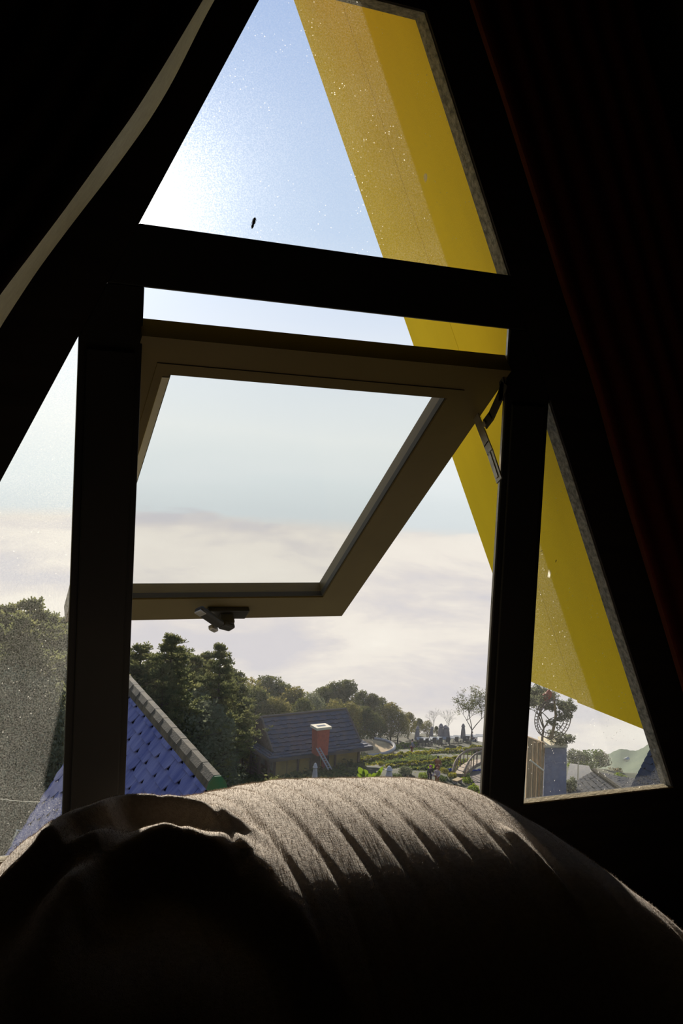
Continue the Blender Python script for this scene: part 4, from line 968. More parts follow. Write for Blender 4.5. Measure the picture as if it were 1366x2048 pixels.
for k in range(4):
    y0 = ins+(LY-2*ins)*k/4+.2; y1 = ins+(LY-2*ins)*(k+1)/4-.2
    for zz_ in (-2.5, -2.2, -1.9): pass
    mb = MB()
    for zz_ in (-2.55, -2.2, -1.85): a, b = L(hp(ins*.45, y0, zz_)), L(hp(ins*.45, y1, zz_)); mb.tube([a, b], .05, 5)
    for q_ in np.linspace(y0, y1, 7): mb.tube([L(hp(ins*.45, q_, -2.9)), L(hp(ins*.45, q_, -1.85))], .03, 5)
    mb.build('veranda_railing', M['timber'], house)
    f_ = wallbox(ins+1.12, y1, ins+1.12, y0, -2.3, -.7, 'window', M['timber'], .05); mb = MB()
    a = L(hp(ins+1.05, y0+.12, -2.2)); mb.prism([a, a+uy*(y1-y0-.24), a+uy*(y1-y0-.24)+np.array([0, 0, 1.4]), a+np.array([0, 0, 1.4])], -ux*.02); g_ = mb.build('window_glass', M['window_dark'], f_)
wallbox(ins+(LX-2*ins)*.55, ins-.08, ins+(LX-2*ins)*.61, ins-.08, -HW, -.4, 'door', M['red'], .06)
wallbox(ins+(LX-2*ins)*.43, ins-.06, ins+(LX-2*ins)*.53, ins-.06, -2.4, -.5, 'window', M['timber'], .05)
wallbox(ins-.1, ins-.25, LX-ins+.1, ins-.25, -HW-.5, -HW+.35, 'plinth', M['ridge_cap'], .2)
# chimney
cb = atd(640, 1497, DH*1.022); cs = .62
ch = MB()
mm = Matrix(((ux[0], uy[0], 0), (ux[1], uy[1], 0), (0, 0, 1)))
ct = top_h(cb, 1456)
A = [L(cb+ux*sx*cs*.86+uy*sy_*cs*.8-[0, 0, .5]) for sx, sy_ in ((-1, -1), (1, -1), (1, 1), (-1, 1))]; B = [L(cb+ux*sx*cs+uy*sy_*cs*.8+[0, 0, ct]) for sx, sy_ in ((-1, -1), (1, -1), (1, 1), (-1, 1))]
ch.hexa(A, B); cho = ch.build('chimney', M['chimney'], house)
cp_ = MB(); cp_.box(L(cb+[0, 0, ct+.10]), (cs*2.4, cs*2.0, .22), mm); cp_.build('chimney_coping', M['cream'], cho)
cp_ = MB(); cp_.box(L(cb+[0, 0, ct+.215]), (cs*1.3, cs*.5, .03), mm); cp_.build('flue', M['window_dark'], cho)
# leaning ladder
M['old_wood'] = mat('weathered grey wood', (0.24, 0.22, 0.19), 0.9, (0.32, 0.29, 0.25), 5)
la = atd(636, 1496, DH*1.012); lb = atd(660, 1539, DH*.985); root = empty('ladder', lb, 0, 'weathered wooden ladder leaning on the cottage roof below the red chimney', 'ladder')
for s_ in (-.16, .16):
    mb = MB(); mb.tube([np.array([0, 0, 0])+ux*s_, la-lb+ux*s_], .06, 6); mb.build('rail', M['old_wood'], root)
for t in np.linspace(.08, .95, 9): p = (la-lb)*t; mb = MB(); mb.tube([p-ux*.16, p+ux*.16], .03, 5); mb.build('rung', M['old_wood'], root)

# ------------------------------------------------------------------ terraces
pc = gp(732, 1514); zc_ = pc[2]+.5
mb = MB(); ring = [atz(731+58*math.cos(a), 1496+17.5*math.sin(a), zc_) for a in np.linspace(0, 2*PI, 40, endpoint=False)]
mb.prism([tuple(p) for p in ring], (0, 0, -2.5)); o = mb.build('plaza', M['plaza']); tag(o, 'round sandy plaza right of the cottage', 'plaza', kind='structure')
mb = MB(); mb.tube([p+np.array([0, 0, .12]) for p in ring[-8:]+ring[:12]], .16, 6); o = mb.build('kerb', M['old_wood']); tag(o, 'low pale kerb curving round the sandy plaza', 'kerb', kind='structure')
sheet('terrace_deck', [(440, 1533), (484, 1512), (486, 1532), (452, 1544)], 1.5, M['plaza'], 'pale sunlit terrace left of the veranda', 'terrace', lift=.4)
root_p = gp(462, 1536); fence = empty('railing', root_p, 0, 'thin wooden railing on the pale terrace left of the veranda', 'railing')
pts = [gp(a, b) for a, b in ((462, 1530), (470, 1535), (478, 1540), (486, 1545))]
mb = MB(); mb.tube([p-root_p+[0, 0, 1.6] for p in pts], .05, 5); mb.tube([p-root_p+[0, 0, 1.1] for p in pts], .04, 5); mb.build('rail', M['old_wood'], fence)
for p in pts: mb = MB(); mb.tube([p-root_p-[0, 0, .1], p-root_p+[0, 0, 1.65]], .05, 5); mb.build('post', M['old_wood'], fence)
sheet('plank_deck', [(930, 1550), (985, 1548), (985, 1600), (962, 1592)], .5, M['deck'], 'sloping plank deck at the right, beside the bridge foot', 'deck', lift=.35)
# tables on the far terrace
M['table_top'] = mat('pale table top', (0.20, 0.20, 0.185), 0.6); M['chair'] = mat('dark chair', (0.06, 0.055, 0.05), 0.8)
def table(px_, py_, w_, label, first=[None]):
    p = gp(px_, py_)
    if first[0] is None:
        root = empty('garden_table', p, YAW*-1)
        MB().box((0, 0, .75), (1.5, 1.1, .06)).build('table_top', M['table_top'], root, bevel=.02)
        for sx in (-.62, .62):
            for sy_ in (-.42, .42): MB().box((sx, sy_, .35), (.06, .06, .76)).build('leg', M['chair'], root)
        first[0] = root; o = root
    else: o = copy_tree(first[0]); o.location = tuple(p)
    o.scale = (w_, 1, 1); return tag(o, label, 'table', 'garden tables on the far terrace')
tabs = [(846, 1491, 1.0), (872, 1490, .9), (887, 1489, 1.0), (905, 1487, .9), (920, 1486, 1.1), (940, 1484, 1.1), (962, 1483, .9)]
for i, (a, b, w_) in enumerate(tabs): table(a, b, w_, f'pale topped garden table on the far terrace, {ORD[i]} from the left in the row')
def chair(px_, py_, rz, label, first=[None]):
    p = gp(px_, py_)
    if first[0] is None:
        root = empty('garden_chair', p, rz); MB().box((0, 0, .45), (.46, .46, .05)).build('seat', M['chair'], root); MB().box((0, .21, .72), (.46, .05, .5)).build('backrest', M['chair'], root)
        for sx in (-.2, .2):
            for sy_ in (-.2, .2): MB().box((sx, sy_, .21), (.045, .045, .46)).build('leg', M['chair'], root)
        first[0] = root; o = root
    else: o = copy_tree(first[0]); o.location = tuple(p); o.rotation_euler = (0, 0, rz)
    return tag(o, label, 'chair', 'dark garden chairs by the far tables')
for i, (a, b, r_) in enumerate([(841, 1492.5, 2.9), (851, 1492.5, 3.3), (867, 1491.5, 3.0), (879, 1491, 3.2), (895, 1490, 2.8), (911, 1489, 3.1), (926, 1488, 3.3), (934, 1487, 2.9)]):
    chair(a, b, r_, f'dark garden chair on the far terrace, {ORD[i]} from the left along the tables')
# folded parasols
M['canvas'] = mat('off white canvas', (0.50, 0.46, 0.42), 0.9, (0.40, 0.36, 0.33), 3); M['canvas_grey'] = mat('grey brown canvas', (0.20, 0.17, 0.15), 0.9, (0.26, 0.22, 0.19), 3)
def parasol(px_, ybase, ytop, d_, wide, m_, label, lean=0):
    p = atd(px_, ybase, d_) if d_ else gp(px_, ybase); p[2] = min(p[2], float(ground(p[0], p[1]))) if d_ else p[2]
    h = top_h(p, ytop); root = empty('folded_parasol', p, 0, label, 'parasol', 'folded parasols in the garden'); root.rotation_euler = (0, lean, 0)
    mb = MB(); mb.tube([(0, 0, -.1), (0, 0, h*.97)], .035, 8); mb.build('pole', M['old_wood'], root)
    mb = MB(); mb.box((0, 0, .04), (.5, .5, .1)); mb.build('base', M['chair'], root, bevel=.02)
    z0 = min(.7, h*.25); mb = MB()
    mb.lathe((0, 0, 0), [(.05, h), (.10*wide, h*.97), (.17*wide, h*.88), (.21*wide, h*.86), (.15*wide, h*.82), (.20*wide, z0+(h-z0)*.55), (.24*wide, z0+(h-z0)*.25), (.27*wide, z0+.05), (.22*wide, z0)], 16, lambda a, i: 1+.16*math.sin(a*8)*(0 if i < 2 else 1))
    mb.build('canopy', m_, root); return root
parasol(628, 1585, 1526, 80, 1.0, M['canvas'], 'off white folded parasol in front of the cottage door')
parasol(776, 1585, 1532, 77, 1.35, M['canvas'], 'grey white folded parasol on the lower path, in front of the green shrub')
parasol(833, 1489, 1452, 0, 1.15, M['canvas_grey'], 'grey folded parasol by the wood edge, furthest from the airy tree', .02)
parasol(861, 1488, 1453, 0, 1.0, M['canvas_grey'], 'slim grey folded parasol second along the far terrace', .04)
parasol(880, 1488, 1447, 0, 1.5, M['canvas_grey'], 'thick dark folded parasol in the middle of the far terrace')
parasol(889, 1488, 1450, 0, 1.5, M['canvas_grey'], 'folded parasol pressed against the thick dark one, on its right')
parasol(896, 1488, 1453, 0, 1.0, M['canvas_grey'], 'brown lit folded parasol just right of the thick dark pair', -.08)
parasol(926, 1487, 1447, 0, 1.2, M['canvas_grey'], 'tall folded parasol next to the airy small-leaved tree', -.05)
# broad leaved plants
M['banana'] = leafmat('broad bright leaves', (0.09, 0.15, 0.006), (0.14, 0.18, 0.008), .35, 3)
def broad_plant(px_, py_, d_, leaves, s, label, m_=None):
    p = atd(px_, py_, d_); root = empty('broad_leaf_plant', p, 0, label, 'plant')
    for k, (dx, dz, a) in enumerate(leaves):
        mb = MB(); base_p = np.array([0, 0, -.2]); tip = RH3*dx*s+np.array([0, 0, dz*s]); mid = (base_p+tip)/2
        side_ = np.cross(tip-base_p, np.array([FH[0], FH[1], .3])); side_ /= np.linalg.norm(side_); n_ = 7; vs_ = []
        for i in range(n_+1):
            t = i/n_; c = base_p+(tip-base_p)*(.25+.75*t)+np.array([FH[0], FH[1], 0])*.15*math.sin(t*3)*s; w_ = s*.16*a*math.sin(PI*min(1, t*.96+.04))**.7
            vs_ += [c-side_*w_, c+np.array([0, 0, .03]), c+side_*w_]
        fs = []
        for i in range(n_): fs += [(3*i, 3*i+1, 3*i+4, 3*i+3), (3*i+1, 3*i+2, 3*i+5, 3*i+4)]
        mb.add(vs_, fs); mb.tube([base_p, base_p+(tip-base_p)*.4], .03*s, 5); mb.build('leaf', m_ or M['banana'], root)
    return root
RH3 = np.array([RH[0], RH[1], 0])
broad_plant(733, 1558, 78, [(-.55, .75, 1.2), (-.15, .62, 1.3), (.25, .35, 1.1), (-.6, .3, .9)], 1.25, 'plant with broad bright green leaves left of the grey white parasol')
broad_plant(751, 1558, 78, [(-.15, .45, 1.2), (.3, .62, 1.0), (.5, .95, .9), (.0, .2, 1.0)], 1.1, 'plant with upright lime leaves just left of the grey white parasol, under a yellow flower')
broad_plant(862, 1537, 84, [(-.25, .3, 1.4), (0, .55, 1.5), (.3, .5, 1.4), (.1, .15, 1.2)], .75, 'lime green broad leaf plant behind the people')
# small bench table
p = gp(914, 1574); bench = empty('bench', p, .5, 'small wooden bench table standing among the garden shrubs below the bridge', 'bench')
MB().box((0, 0, .62), (.95, .5, .07)).build('bench_top', M['plaza'], bench)
for sx in (-.35, .35): MB().box((sx, 0, .28), (.07, .4, .62)).build('leg', M['old_wood'], bench)
# blue tarpaulins
M['tarp'] = mat('blue tarpaulin', (0.02, 0.05, 0.30), 0.5)
for (a, b, c, e_, lab) in ((889, 1545, 903, 1537, 'blue tarpaulin strip left of the bridge foot'), (938, 1549, 964, 1538, 'blue tarpaulin strip right of the bridge foot')):
    p0 = gp(a, b); p1 = gp(c, b-1); hh = top_h(p0, e_); mb = MB(); nseg = 10; vs_ = []
    for i in range(nseg+1):
        t = i/nseg; q_ = p0+(p1-p0)*t+np.array([FH[0], FH[1], 0])*.08*math.sin(i*1.9); vs_ += [q_-[0, 0, .1], q_+[0, 0, hh*(.92+.08*math.sin(i))]]
    mb.add(vs_, [(2*i, 2*i+2, 2*i+3, 2*i+1) for i in range(nseg)]); o = mb.build('tarpaulin', M['tarp']); sd_ = o.modifiers.new('s', 'SOLIDIFY'); sd_.thickness = .03; tag(o, lab, 'tarpaulin')
# arched footbridge
M['bridge_wood'] = mat('tan bridge timber', (0.24, 0.175, 0.11), 0.9, (0.16, 0.12, 0.08), 4)
Lr = [(905, 1543, 84), (908, 1528, 84.8), (916, 1514, 86), (930, 1502.5, 88), (947, 1497, 90.5), (972, 1496, 94)]
Rr2 = [(927, 1544, 82), (932, 1533, 82.6), (939, 1520, 83.5), (949, 1508.5, 85.5), (966, 1500.5, 88), (990, 1499, 92)]
def dens(pts, n):
    P_ = np.array([atd(*p) for p in pts]); s = np.linspace(0, 1, len(P_)); t = np.linspace(0, 1, n); Q_ = np.stack([np.interp(t, s, P_[:, k]) for k in range(3)], -1)
    for _ in range(3): Q_[1:-1] = (Q_[:-2]+2*Q_[1:-1]+Q_[2:])/4
    return Q_
QL = dens(Lr, 22); QR = dens(Rr2, 22); broot = QL[0]-np.array([0, 0, 1.1]); bridge = empty('footbridge', broot, 0, 'small arched wooden footbridge with railings at the right of the garden', 'bridge')
hgt = np.clip(np.linspace(0, 1, 22)*5, .15, 1)*1.05
for nm, Q_ in (('handrail', QL), ('handrail', QR)): mb = MB(); mb.tube([q-broot for q in Q_], .085, 6); mb.build(nm, M['bridge_wood'], bridge)
mb = MB(); vs_ = []
for i in range(22): vs_ += [QL[i]-broot-[0, 0, hgt[i]], QR[i]-broot-[0, 0, hgt[i]], QR[i]-broot-[0, 0, hgt[i]+.25], QL[i]-broot-[0, 0, hgt[i]+.25]]
mb.add(vs_, [(4*i+a, 4*i+b, 4*(i+1)+b, 4*(i+1)+a) for i in range(21) for a, b in ((0, 1), (1, 2), (2, 3), (3, 0))]+[(0, 1, 2, 3), (84, 85, 86, 87)]); mb.build('deck', M['bridge_wood'], bridge)
for Q_ in (QL, QR):
    for i in range(2, 22, 2):
        mb = MB(); mb.tube([Q_[i]-broot, Q_[i]-broot-[0, 0, hgt[i]+.05]], .05, 5); mb.build('baluster', M['bridge_wood'], bridge)

# ------------------------------------------------------------------ right side pane: hut, wheel, roofs
M['tanwood'] = mat('tan timber boards', (0.33, 0.21, 0.09), 0.9, (0.20, 0.13, 0.06), 2.5, stretch=(3, 3, .4), detail=7)
M['bluewall'] = mat('blue grey rendered wall', (0.15, 0.17, 0.24), 0.9, (0.12, 0.135, 0.19), 2)
hb_ = atd(1111, 1600, 60); root = empty('garden_gatehouse', hb_-[0, 0, .6], 0, 'narrow hut with tan timber side and blue grey wall in the right side pane', 'hut'); RB = hb_-np.array([0, 0, .6])
def scr(px_, py_, d_): return atd(px_, py_, d_)-RB
def slab(pts, name, m_, th=.25, parent=root):
    mb = MB(); off = np.array([FH[0], FH[1], 0])*th; mb.prism([tuple(p) for p in pts], tuple(off)); return mb.build(name, m_, parent)
slab([scr(1085, 1640, 60), scr(1132, 1640, 60), scr(1133.5, 1494, 60), scr(1090, 1494, 60)], 'wall', M['bluewall'], 1.6)
slab([scr(1050, 1640, 61.5), scr(1083, 1640, 59.9), scr(1090, 1487, 59.9), (scr(1056, 1474, 61.5))], 'timber_wall', M['tanwood'], .3)
slab([scr(1088, 1495, 59.85), scr(1135.5, 1495, 59.85), scr(1135.5, 1490.5, 59.85), scr(1088, 1490.5, 59.85)], 'coping', M['cream'], 1.9)
mb = MB(); mb.tube([scr(1060, 1520, 59.6), scr(1087, 1541, 59.6)], .06, 5); mb.build('brace', M['cream'], root)
for a in (1066, 1075, 1083): mb = MB(); mb.tube([scr(a-3, 1640, 59.8), scr(a+2, 1484, 59.8)], .07, 5); mb.build('post', M['tanwood'], root)
# wicker wheel
wc = atd(1103, 1437, 59.0); wheel = empty('wooden_wheel', wc-[0, 0, 1.25], 0, 'round trellis wheel wrapped in creeper above the blue grey wall', 'wheel')
Wd = RH3*.93+np.array([FH[0], FH[1], 0])*.37; Ro, Ri = 1.17, .90; off_ = np.array([0, 0, 1.25])
for nm, r_, dy in (('rim', Ro, .0), ('rim', Ro, .28), ('inner_ring', Ri, .0)):
    mb = MB(); nrm = np.cross(Wd, [0, 0, 1]); mb.tube([off_+Wd*r_*math.cos(a)+np.array([0, 0, r_*math.sin(a)])+nrm*dy for a in np.linspace(0, 2*PI, 49)], .028, 6, False); mb.build(nm, M['timber'], wheel)
mb = MB()
for k in range(36):
    a = 2*PI*k/36; u_ = Wd*math.cos(a)+np.array([0, 0, math.sin(a)]); mb.tube([off_+u_*Ri, off_+u_*Ro+nrm*.0, off_+u_*Ro+nrm*.28], .018, 5)
mb.build('rungs', M['timber'], wheel)
mb = MB(); mb.tube([off_-[0, 0, 1.25], off_-[0, 0, .9]], .07, 6); mb.tube([off_+Wd*.1+[0, 0, -1.2], off_+Wd*.3+[0, 0, .2], off_-Wd*.0+[0, 0, 1.6]], [.1, .09, .06], 6); mb.build('leaning_post', M['tanwood'], wheel)
tr_ = branchy(71, 6, .6, M['leaf_grey'], 9000, .020, .02); p = atd(1085, 1492, 60.8); place(tr_, p, top_h(p, 1376)*1.0, 1.0, 1.2, 'leafy creeper-clad tree growing through the trellis wheel', 'tree', None, 'creeper_tree')
mb = MB(); mb.prism([tuple(atd(*q_)) for q_ in ((1090, 1402, 59.2), (1086, 1390, 59.2), (1094, 1384, 59.2), (1098, 1379, 59.2), (1104, 1384, 59.2), (1103, 1394, 59.2), (1095, 1404, 59.2))], (0.02, .1, 0)); o = mb.build('sign_board', M['red']); tag(o, 'faded dark red shaped board above the trellis wheel', 'sign')
# dark tiled roof below
M['dark_tile'] = mat('dark grey tiles', (0.035, 0.036, 0.04), 0.85, (0.06, 0.052, 0.045), 3, .4, 15)
a0, a1 = atd(1187, 1543, 64), atd(1252, 1590, 60.5); e0, e1 = atd(1122, 1580, 62.5), atd(1150, 1660, 56); b0 = a0+(a0-e0)*np.array([1, 1, -1]); b1 = a1+(a1-e1)*np.array([1, 1, -1])
rroot = empty('low_house', (a0+e1)/2-[0, 0, 3], 0, 'low house with dark tiled roof and pale ridge, beyond the blue grey wall', 'house'); LB = np.array((a0+e1)/2-np.array([0, 0, 3]))
mb = MB(); stepped(mb, e0-LB, e1-LB, a1-LB, a0-LB, 9, .5); stepped(mb, b0-LB, b1-LB, a1-LB, a0-LB, 9, .5); mb.build('roof', M['dark_tile'], rroot)
mb = MB(); mb.tube([a0-LB+[0, 0, .12], a1-LB+[0, 0, .12]], .13, 6); mb.build('ridge_cap', M['ridge_cap'], rroot)
mb = MB(); mb.hexa([e0-LB-[0, 0, 2.4], e1-LB-[0, 0, 2.4], e1-LB-[0, 0, .1], e0-LB-[0, 0, .1]], [b0-LB-[0, 0, 2.4], b1-LB-[0, 0, 2.4], b1-LB-[0, 0, .1], b0-LB-[0, 0, .1]]); mb.build('wall', M['plaster'], rroot)
a0, a1 = atd(1140, 1527, 84), atd(1178, 1532, 80); e0, e1 = atd(1132, 1562, 78), atd(1192, 1560, 76)
mb = MB(); stepped(mb, e0, e1, a1, a0, 6, .15); mb.hexa([e0-[0, 0, 2.5], e1-[0, 0, 2.5], e1-[0, 0, .1], e0-[0, 0, .1]], [a0-[0, 0, 4.5], a1-[0, 0, 4.5], a1-[0, 0, .1], a0-[0, 0, .1]]); o = mb.build('shed', M['dark_tile']); tag(o, 'small dark ribbed shed roof below the bright shrub in the right pane', 'shed')
p0, p1 = atd(1157, 1553, 73), atd(1156.5, 1526, 73); mb = MB(); mb.tube([p0-[0, 0, 1], p1], [.06, .045], 6); mb.lathe(p1, [(.05, 0), (.07, .04), (.02, .1)], 8); o = mb.build('white_pole', M['cream']); tag(o, 'thin cream pole standing in front of the dark ribbed shed roof', 'pole')
# small far building on the hill
p = atd(1253, 1521, 190); fs_ = .28; hroot = empty('farm_building', p, .5, 'tiny pale farm building on the far green hillside', 'building')
hroot.scale = (fs_, fs_, fs_); MB().box((0, 0, .6), (4.6, 2.6, 1.6)).build('wall', M['cream'], hroot); MB().prism([(-2.5, -1.5, 1.3), (-2.5, 1.5, 1.3), (-2.5, 0, 2.2)], (5, 0, 0)).build('roof', M['table_top'], hroot)
# blue shingled gable at the far right
a0 = atd(1306, 1487, 44); e0 = atd(1252, 1592, 44); rr_ = np.array([FH[0], FH[1], 0])*-7+RH3*4.5; a1 = a0+rr_; e1 = e0+rr_; dvs = (e0-a0); LVs = np.linalg.norm(dvs); dvs /= LVs; uu_ = rr_/np.linalg.norm(rr_); nn_ = np.cross(uu_, dvs); nn_ = nn_ if nn_[2] > 0 else -nn_
groot = empty('shingle_house', a0-[0, 0, 8], 0, 'steep blue shingled roof at the right edge of the right side pane', 'house'); GB = a0-np.array([0, 0, 8])
mb = MB(); shingle_plane(mb, a0-GB, uu_, dvs, np.linalg.norm(rr_), LVs*1.7, nn_, .50, .30, .006); mb.build('roof_shingles', M['shingle_gap2'] if 'shingle_gap2' in M else M['tile'], groot)
c2 = a0+np.array([-dvs[0], -dvs[1], dvs[2]])*LVs*1.7
mb = MB(); mb.prism([tuple(a0-GB-nn_*.05), tuple(a0+dvs*LVs*1.7-GB-nn_*.05), tuple(c2-GB)], tuple(rr_)); mb.build('wall', M['timber'], groot)

# ------------------------------------------------------------------ left side pane, lower corner
root = empty('timber_terrace', atd(5, 1690, 50), 0, 'tan plank edged terrace at the very bottom of the left side pane', 'terrace'); TB = atd(5, 1690, 50)
def pb(pts, name, m_, off): mb = MB(); mb.prism([tuple(atd(*q_)-TB) for q_ in pts], off); return mb.build(name, m_, root)
pb([(-60, 1655, 50), (24, 1655, 50), (24, 1661, 50), (-60, 1661, 50)], 'edge_board', M['cream'], (.05, .3, 0))
pb([(-60, 1678, 48), (20, 1678, 48), (15, 1682, 48), (-60, 1683, 48)], 'floor_edge', M['path'], (.05, .3, 0))
pb([(-60, 1704, 46), (16, 1703, 46), (4, 1722, 46), (-60, 1724, 46)], 'paving', M['plaza'], (.05, .3, 0))
root = empty('sloping_frame', atd(25, 1690, 40), 0, 'pale edged sloping frame beside the lower edge of the blue shingle roof', 'frame'); TB = atd(25, 1690, 40)
pb([(16, 1706, 40), (19, 1706, 40), (36, 1662, 40), (32, 1661, 40)], 'pale_board', M['cream'], (.03, .12, 0))
pb([(32, 1661, 40.1), (46, 1662, 40.1), (40, 1672, 40.1), (33, 1671, 40.1)], 'panel', M['old_wood'], (.03, .1, 0))
pb([(20, 1706, 40.2), (33, 1672, 40.2), (42, 1672, 40.2), (34, 1706, 40.2)], 'dark_panel', M['bluewall'], (.03, .1, 0))
M['white'] = mat('white canvas', (0.75, 0.76, 0.80), 0.7)
cpos = atd(2, 1678, 50); root = empty('canopy', cpos, 0, 'small white sloping canopy at the left edge of the left side pane', 'canopy')
mb = MB(); mb.hexa([atd(-30, 1679, 50)-cpos, atd(10, 1677, 50)-cpos, atd(2, 1666, 51)-cpos, atd(-30, 1666, 51)-cpos], [q-[0, 0, .06] for q in (atd(-30, 1679, 50)-cpos, atd(10, 1677, 50)-cpos, atd(2, 1666, 51)-cpos, atd(-30, 1666, 51)-cpos)]); mb.build('canvas', M['white'], root)
for q_ in ((9, 1677, 50), (-28, 1678, 50)): mb = MB(); mb.tube([atd(*q_)-cpos, atd(*q_)-cpos-[0, 0, .8]], .03, 5); mb.build('leg', M['chair'], root)
# cable slung across the left pane
mb = MB(); ca, cb2 = atd(-60, 1588, 24), atd(150, 1602, 26); mb.tube([ca+(cb2-ca)*t-np.array([0, 0, .10*4*t*(1-t)]) for t in np.linspace(0, 1, 14)], .010, 5); o = mb.build('cable', M['cream']); tag(o, 'thin pale cable slung across the bottom of the left side pane', 'cable')

# ------------------------------------------------------------------ people
M['skin'] = mat('skin', (0.45, 0.27, 0.19), 0.6)
def person(p, H, rz, top_c, leg_c, hat_c, label, seated=False, arm=.1, hat=True, hair=(0.02, .016, .014), top_len=.0):
    root = empty('person', p, rz, label, 'person'); k = H/1.7
    zs = -.38 if seated else 0
    J = {'pel': (0, 0, .93+zs), 'sp': (0, 0, 1.12+zs), 'ch': (0, .01, 1.32+zs), 'nk': (0, .0, 1.47+zs), 'hd0': (0, -.015, 1.56+zs), 'hd': (0, -.02, 1.63+zs), 'hd2': (0, -.01, 1.69+zs)}
    R_ = {'pel': (.15, .11), 'sp': (.13, .09), 'ch': (.165, .11), 'nk': (.055, .055), 'hd0': (.065, .075), 'hd': (.078, .095), 'hd2': (.05, .06)}
    Ed = [('pel', 'sp'), ('sp', 'ch'), ('ch', 'nk'), ('nk', 'hd0'), ('hd0', 'hd'), ('hd', 'hd2')]
    for s_, n in ((-1, 'l'), (1, 'r')):
        J['sh'+n] = (s_*.18, 0, 1.40+zs); J['el'+n] = (s_*(.22+arm*.3), -.02-arm*.3, 1.13+zs); J['wr'+n] = (s_*(.22+arm*.1), -.10-arm*1.6, .92+zs+arm*.6); J['ha'+n] = (s_*(.215), -.13-arm*1.9, .86+zs+arm*.8)
        R_['sh'+n] = (.06, .06); R_['el'+n] = (.042, .042); R_['wr'+n] = (.027, .027); R_['ha'+n] = (.03, .018)
        Ed += [('ch', 'sh'+n), ('sh'+n, 'el'+n), ('el'+n, 'wr'+n), ('wr'+n, 'ha'+n)]
        b = J['ha'+n]
        for f in range(5):
            e_ = (b[0]+(f-2)*.014, b[1]-.03-(.0 if f else -.03), b[2]-(.07-.012*abs(f-2))); J[f'f{f}'+n] = e_; R_[f'f{f}'+n] = (.008, .008); Ed.append(('ha'+n, f'f{f}'+n))
        if seated: J['kn'+n] = (s_*.12, -.42, .56); J['an'+n] = (s_*.12, -.42, .09); J['to'+n] = (s_*.13, -.58, .04)
        else: J['kn'+n] = (s_*.105, -.03*s_, .50); J['an'+n] = (s_*.11, .03*s_, .09); J['to'+n] = (s_*.13, .03*s_-.16, .035)
        J['hp'+n] = (s_*.10, 0, .88+zs); R_['hp'+n] = (.09, .095); R_['kn'+n] = (.058, .058); R_['an'+n] = (.038, .045); R_['to'+n] = (.035, .03)
        Ed += [('pel', 'hp'+n), ('hp'+n, 'kn'+n), ('kn'+n, 'an'+n), ('an'+n, 'to'+n)]
    def skin(name, keys, grow, m_, rt_='pel'):
        ks = [q for q in J if q in keys]; ix = {q: i for i, q in enumerate(ks)}
        me = bpy.data.meshes.new(name); me.from_pydata([tuple(np.array(J[q])*k) for q in ks], [(ix[a], ix[b]) for a, b in Ed if a in ix and b in ix], []); me.materials.append(m_)
        o = bpy.data.objects.new(name, me); C.objects.link(o); o.parent = root
        o.modifiers.new('skin', 'SKIN'); lay = me.skin_vertices[0].data if me.skin_vertices else None
        for q in ks: lay[ix[q]].radius = ((R_[q][0]+grow)*k, (R_[q][1]+grow)*k); lay[ix[q]].use_root = (q == rt_)
        sb = o.modifiers.new('sub', 'SUBSURF'); sb.levels = 1; sb.render_levels = 1; return o
    skin('body', set(J), 0, M['skin'])
    skin('coat', {'pel', 'sp', 'ch', 'shl', 'shr', 'ell', 'elr', 'wrl', 'wrr', 'hpl', 'hpr'}, .022, top_c)
    skin('trousers', {'pel', 'hpl', 'hpr', 'knl', 'knr', 'anl', 'anr'}, .016, leg_c)
    hz = (1.635+zs)*k; mb = MB(); mb.lathe((0, -.005*k, hz), [(.088*k, -.04*k), (.10*k, .0), (.095*k, .05*k), (.06*k, .095*k), (.01*k, .11*k)], 14)
    mb.build('hat' if hat else 'hair', hat_c, root, smooth=True)
    mb = MB(); mb.lathe((0, -.10*k, (1.605+zs)*k), [(.004*k, .02*k), (.014*k, -.005*k), (.006*k, -.012*k)], 8); mb.build('nose', M['skin'], root)
    for s_ in (-1, 1): mb = MB(); mb.lathe((s_*.03*k, -.098*k, (1.625+zs)*k), [(.003*k, -.006*k), (.008*k, 0), (.003*k, .006*k)], 8); mb.build('eye', M['window_dark'], root)
    return root
cm = lambda n, c: mat(n, c, .9)
M['coat_black'] = cm('black coat', (.015, .015, .018)); M['hat_pink'] = cm('magenta knit hat', (.45, .05, .22)); M['coat_rust'] = cm('rust brown jacket', (.30, .11, .05)); M['coat_mix'] = cm('pale pink jacket', (.42, .30, .27))
M['coat_grey'] = cm('grey jacket', (.16, .16, .18)); M['jeans'] = cm('dark trousers', (.03, .03, .04)); M['skirt'] = cm('brown orange trousers', (.28, .10, .03)); M['hair'] = cm('dark hair', (.02, .015, .012)); M['maroon'] = cm('maroon trousers', (.14, .03, .02))
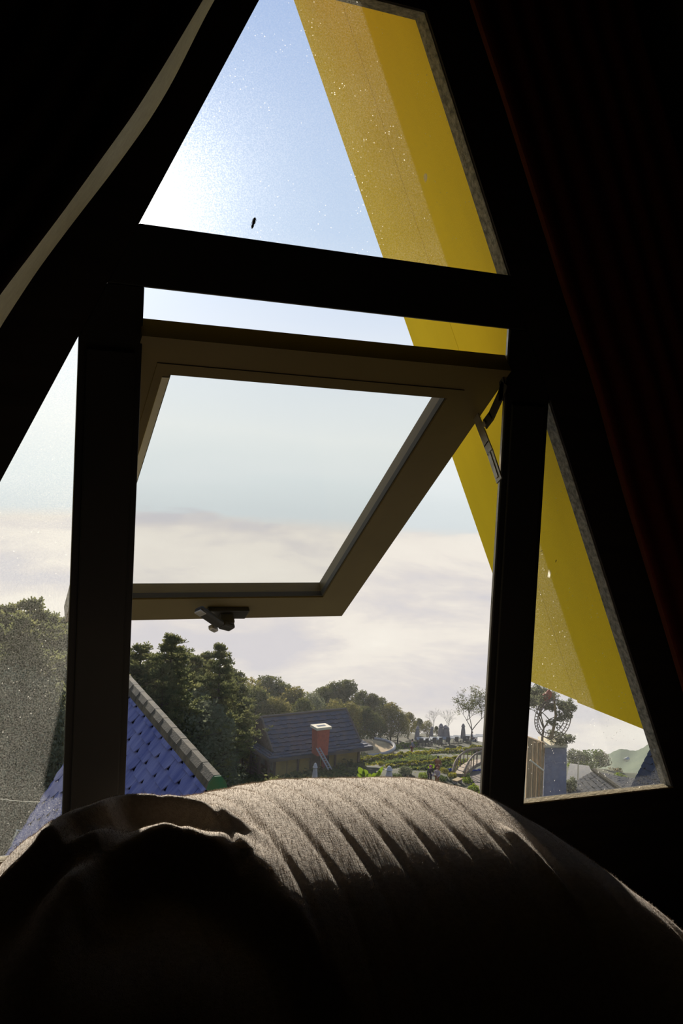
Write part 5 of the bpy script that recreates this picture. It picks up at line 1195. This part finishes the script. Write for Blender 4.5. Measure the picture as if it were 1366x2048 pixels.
VR = -YAW
person(gp(858.5, 1571), 1.66, VR+.4, M['coat_black'], M['jeans'], M['hat_pink'], 'person in a black coat and magenta hat standing on the garden path')
person(gp(873, 1574), 1.60, VR-.5, M['coat_mix'], M['skirt'], M['coat_rust'], 'person in a pale jacket and brown orange trousers beside the one in black', arm=.2)
person(gp(874, 1553), 1.74, VR+2.6, M['coat_rust'], M['maroon'], M['hair'], 'person in a rust brown jacket standing behind the pair on the path', hat=False)
person(gp(823, 1511), 1.7, VR+1.3, M['coat_grey'], M['maroon'], M['hair'], 'person in a grey jacket and maroon trousers walking along the upper hedge', hat=False)
pp = gp(943, 1487); person(pp+np.array([0, 0, .1]), 1.72, VR+1.6, M['coat_grey'], M['jeans'], M['hair'], 'person in a grey jacket sitting at the terrace edge under the airy tree', seated=True, hat=False)
bs = MB(); bs.box((0, 0, .25), (1.2, .45, .5)); bs.v = [tuple(np.array(v)+pp) for v in bs.v]; o = bs.build('stone_bench', M['old_wood'], bevel=.03); tag(o, 'low stone bench under the seated person by the airy tree', 'bench')
M['parcel'] = cm('dark plaid bundle', (.12, .10, .12))
# remove the samples that found no place
for pr_ in pines+bl_dark+bl_olive+bl_grey+list(bushes.values()):
    if not pr_.get('label'):
        for k_ in [c_ for c_ in C.objects if c_.parent == pr_]: bpy.data.objects.remove(k_)
        bpy.data.objects.remove(pr_)

# ------------------------------------------------------------------ morning haze in the valley air
hz_ = bpy.data.materials.new('valley haze'); hz_.use_nodes = True; ht = NT(hz_.node_tree); ht.n.clear()
vsn = ht.add('ShaderNodeVolumeScatter'); vsn.inputs['Density'].default_value = 0.00042; vsn.inputs['Anisotropy'].default_value = 0.2; vsn.inputs[0].default_value = (1, .97, .92, 1)
vo = ht.add('ShaderNodeOutputMaterial'); ht.l.new(vsn.outputs[0], vo.inputs['Volume'])
o = MB().box((40, 95, -33), (320, 110, 50)).build('haze', hz_); tag(o, 'thin morning haze hanging in the valley air beyond the shingle roof', 'haze', kind='stuff')
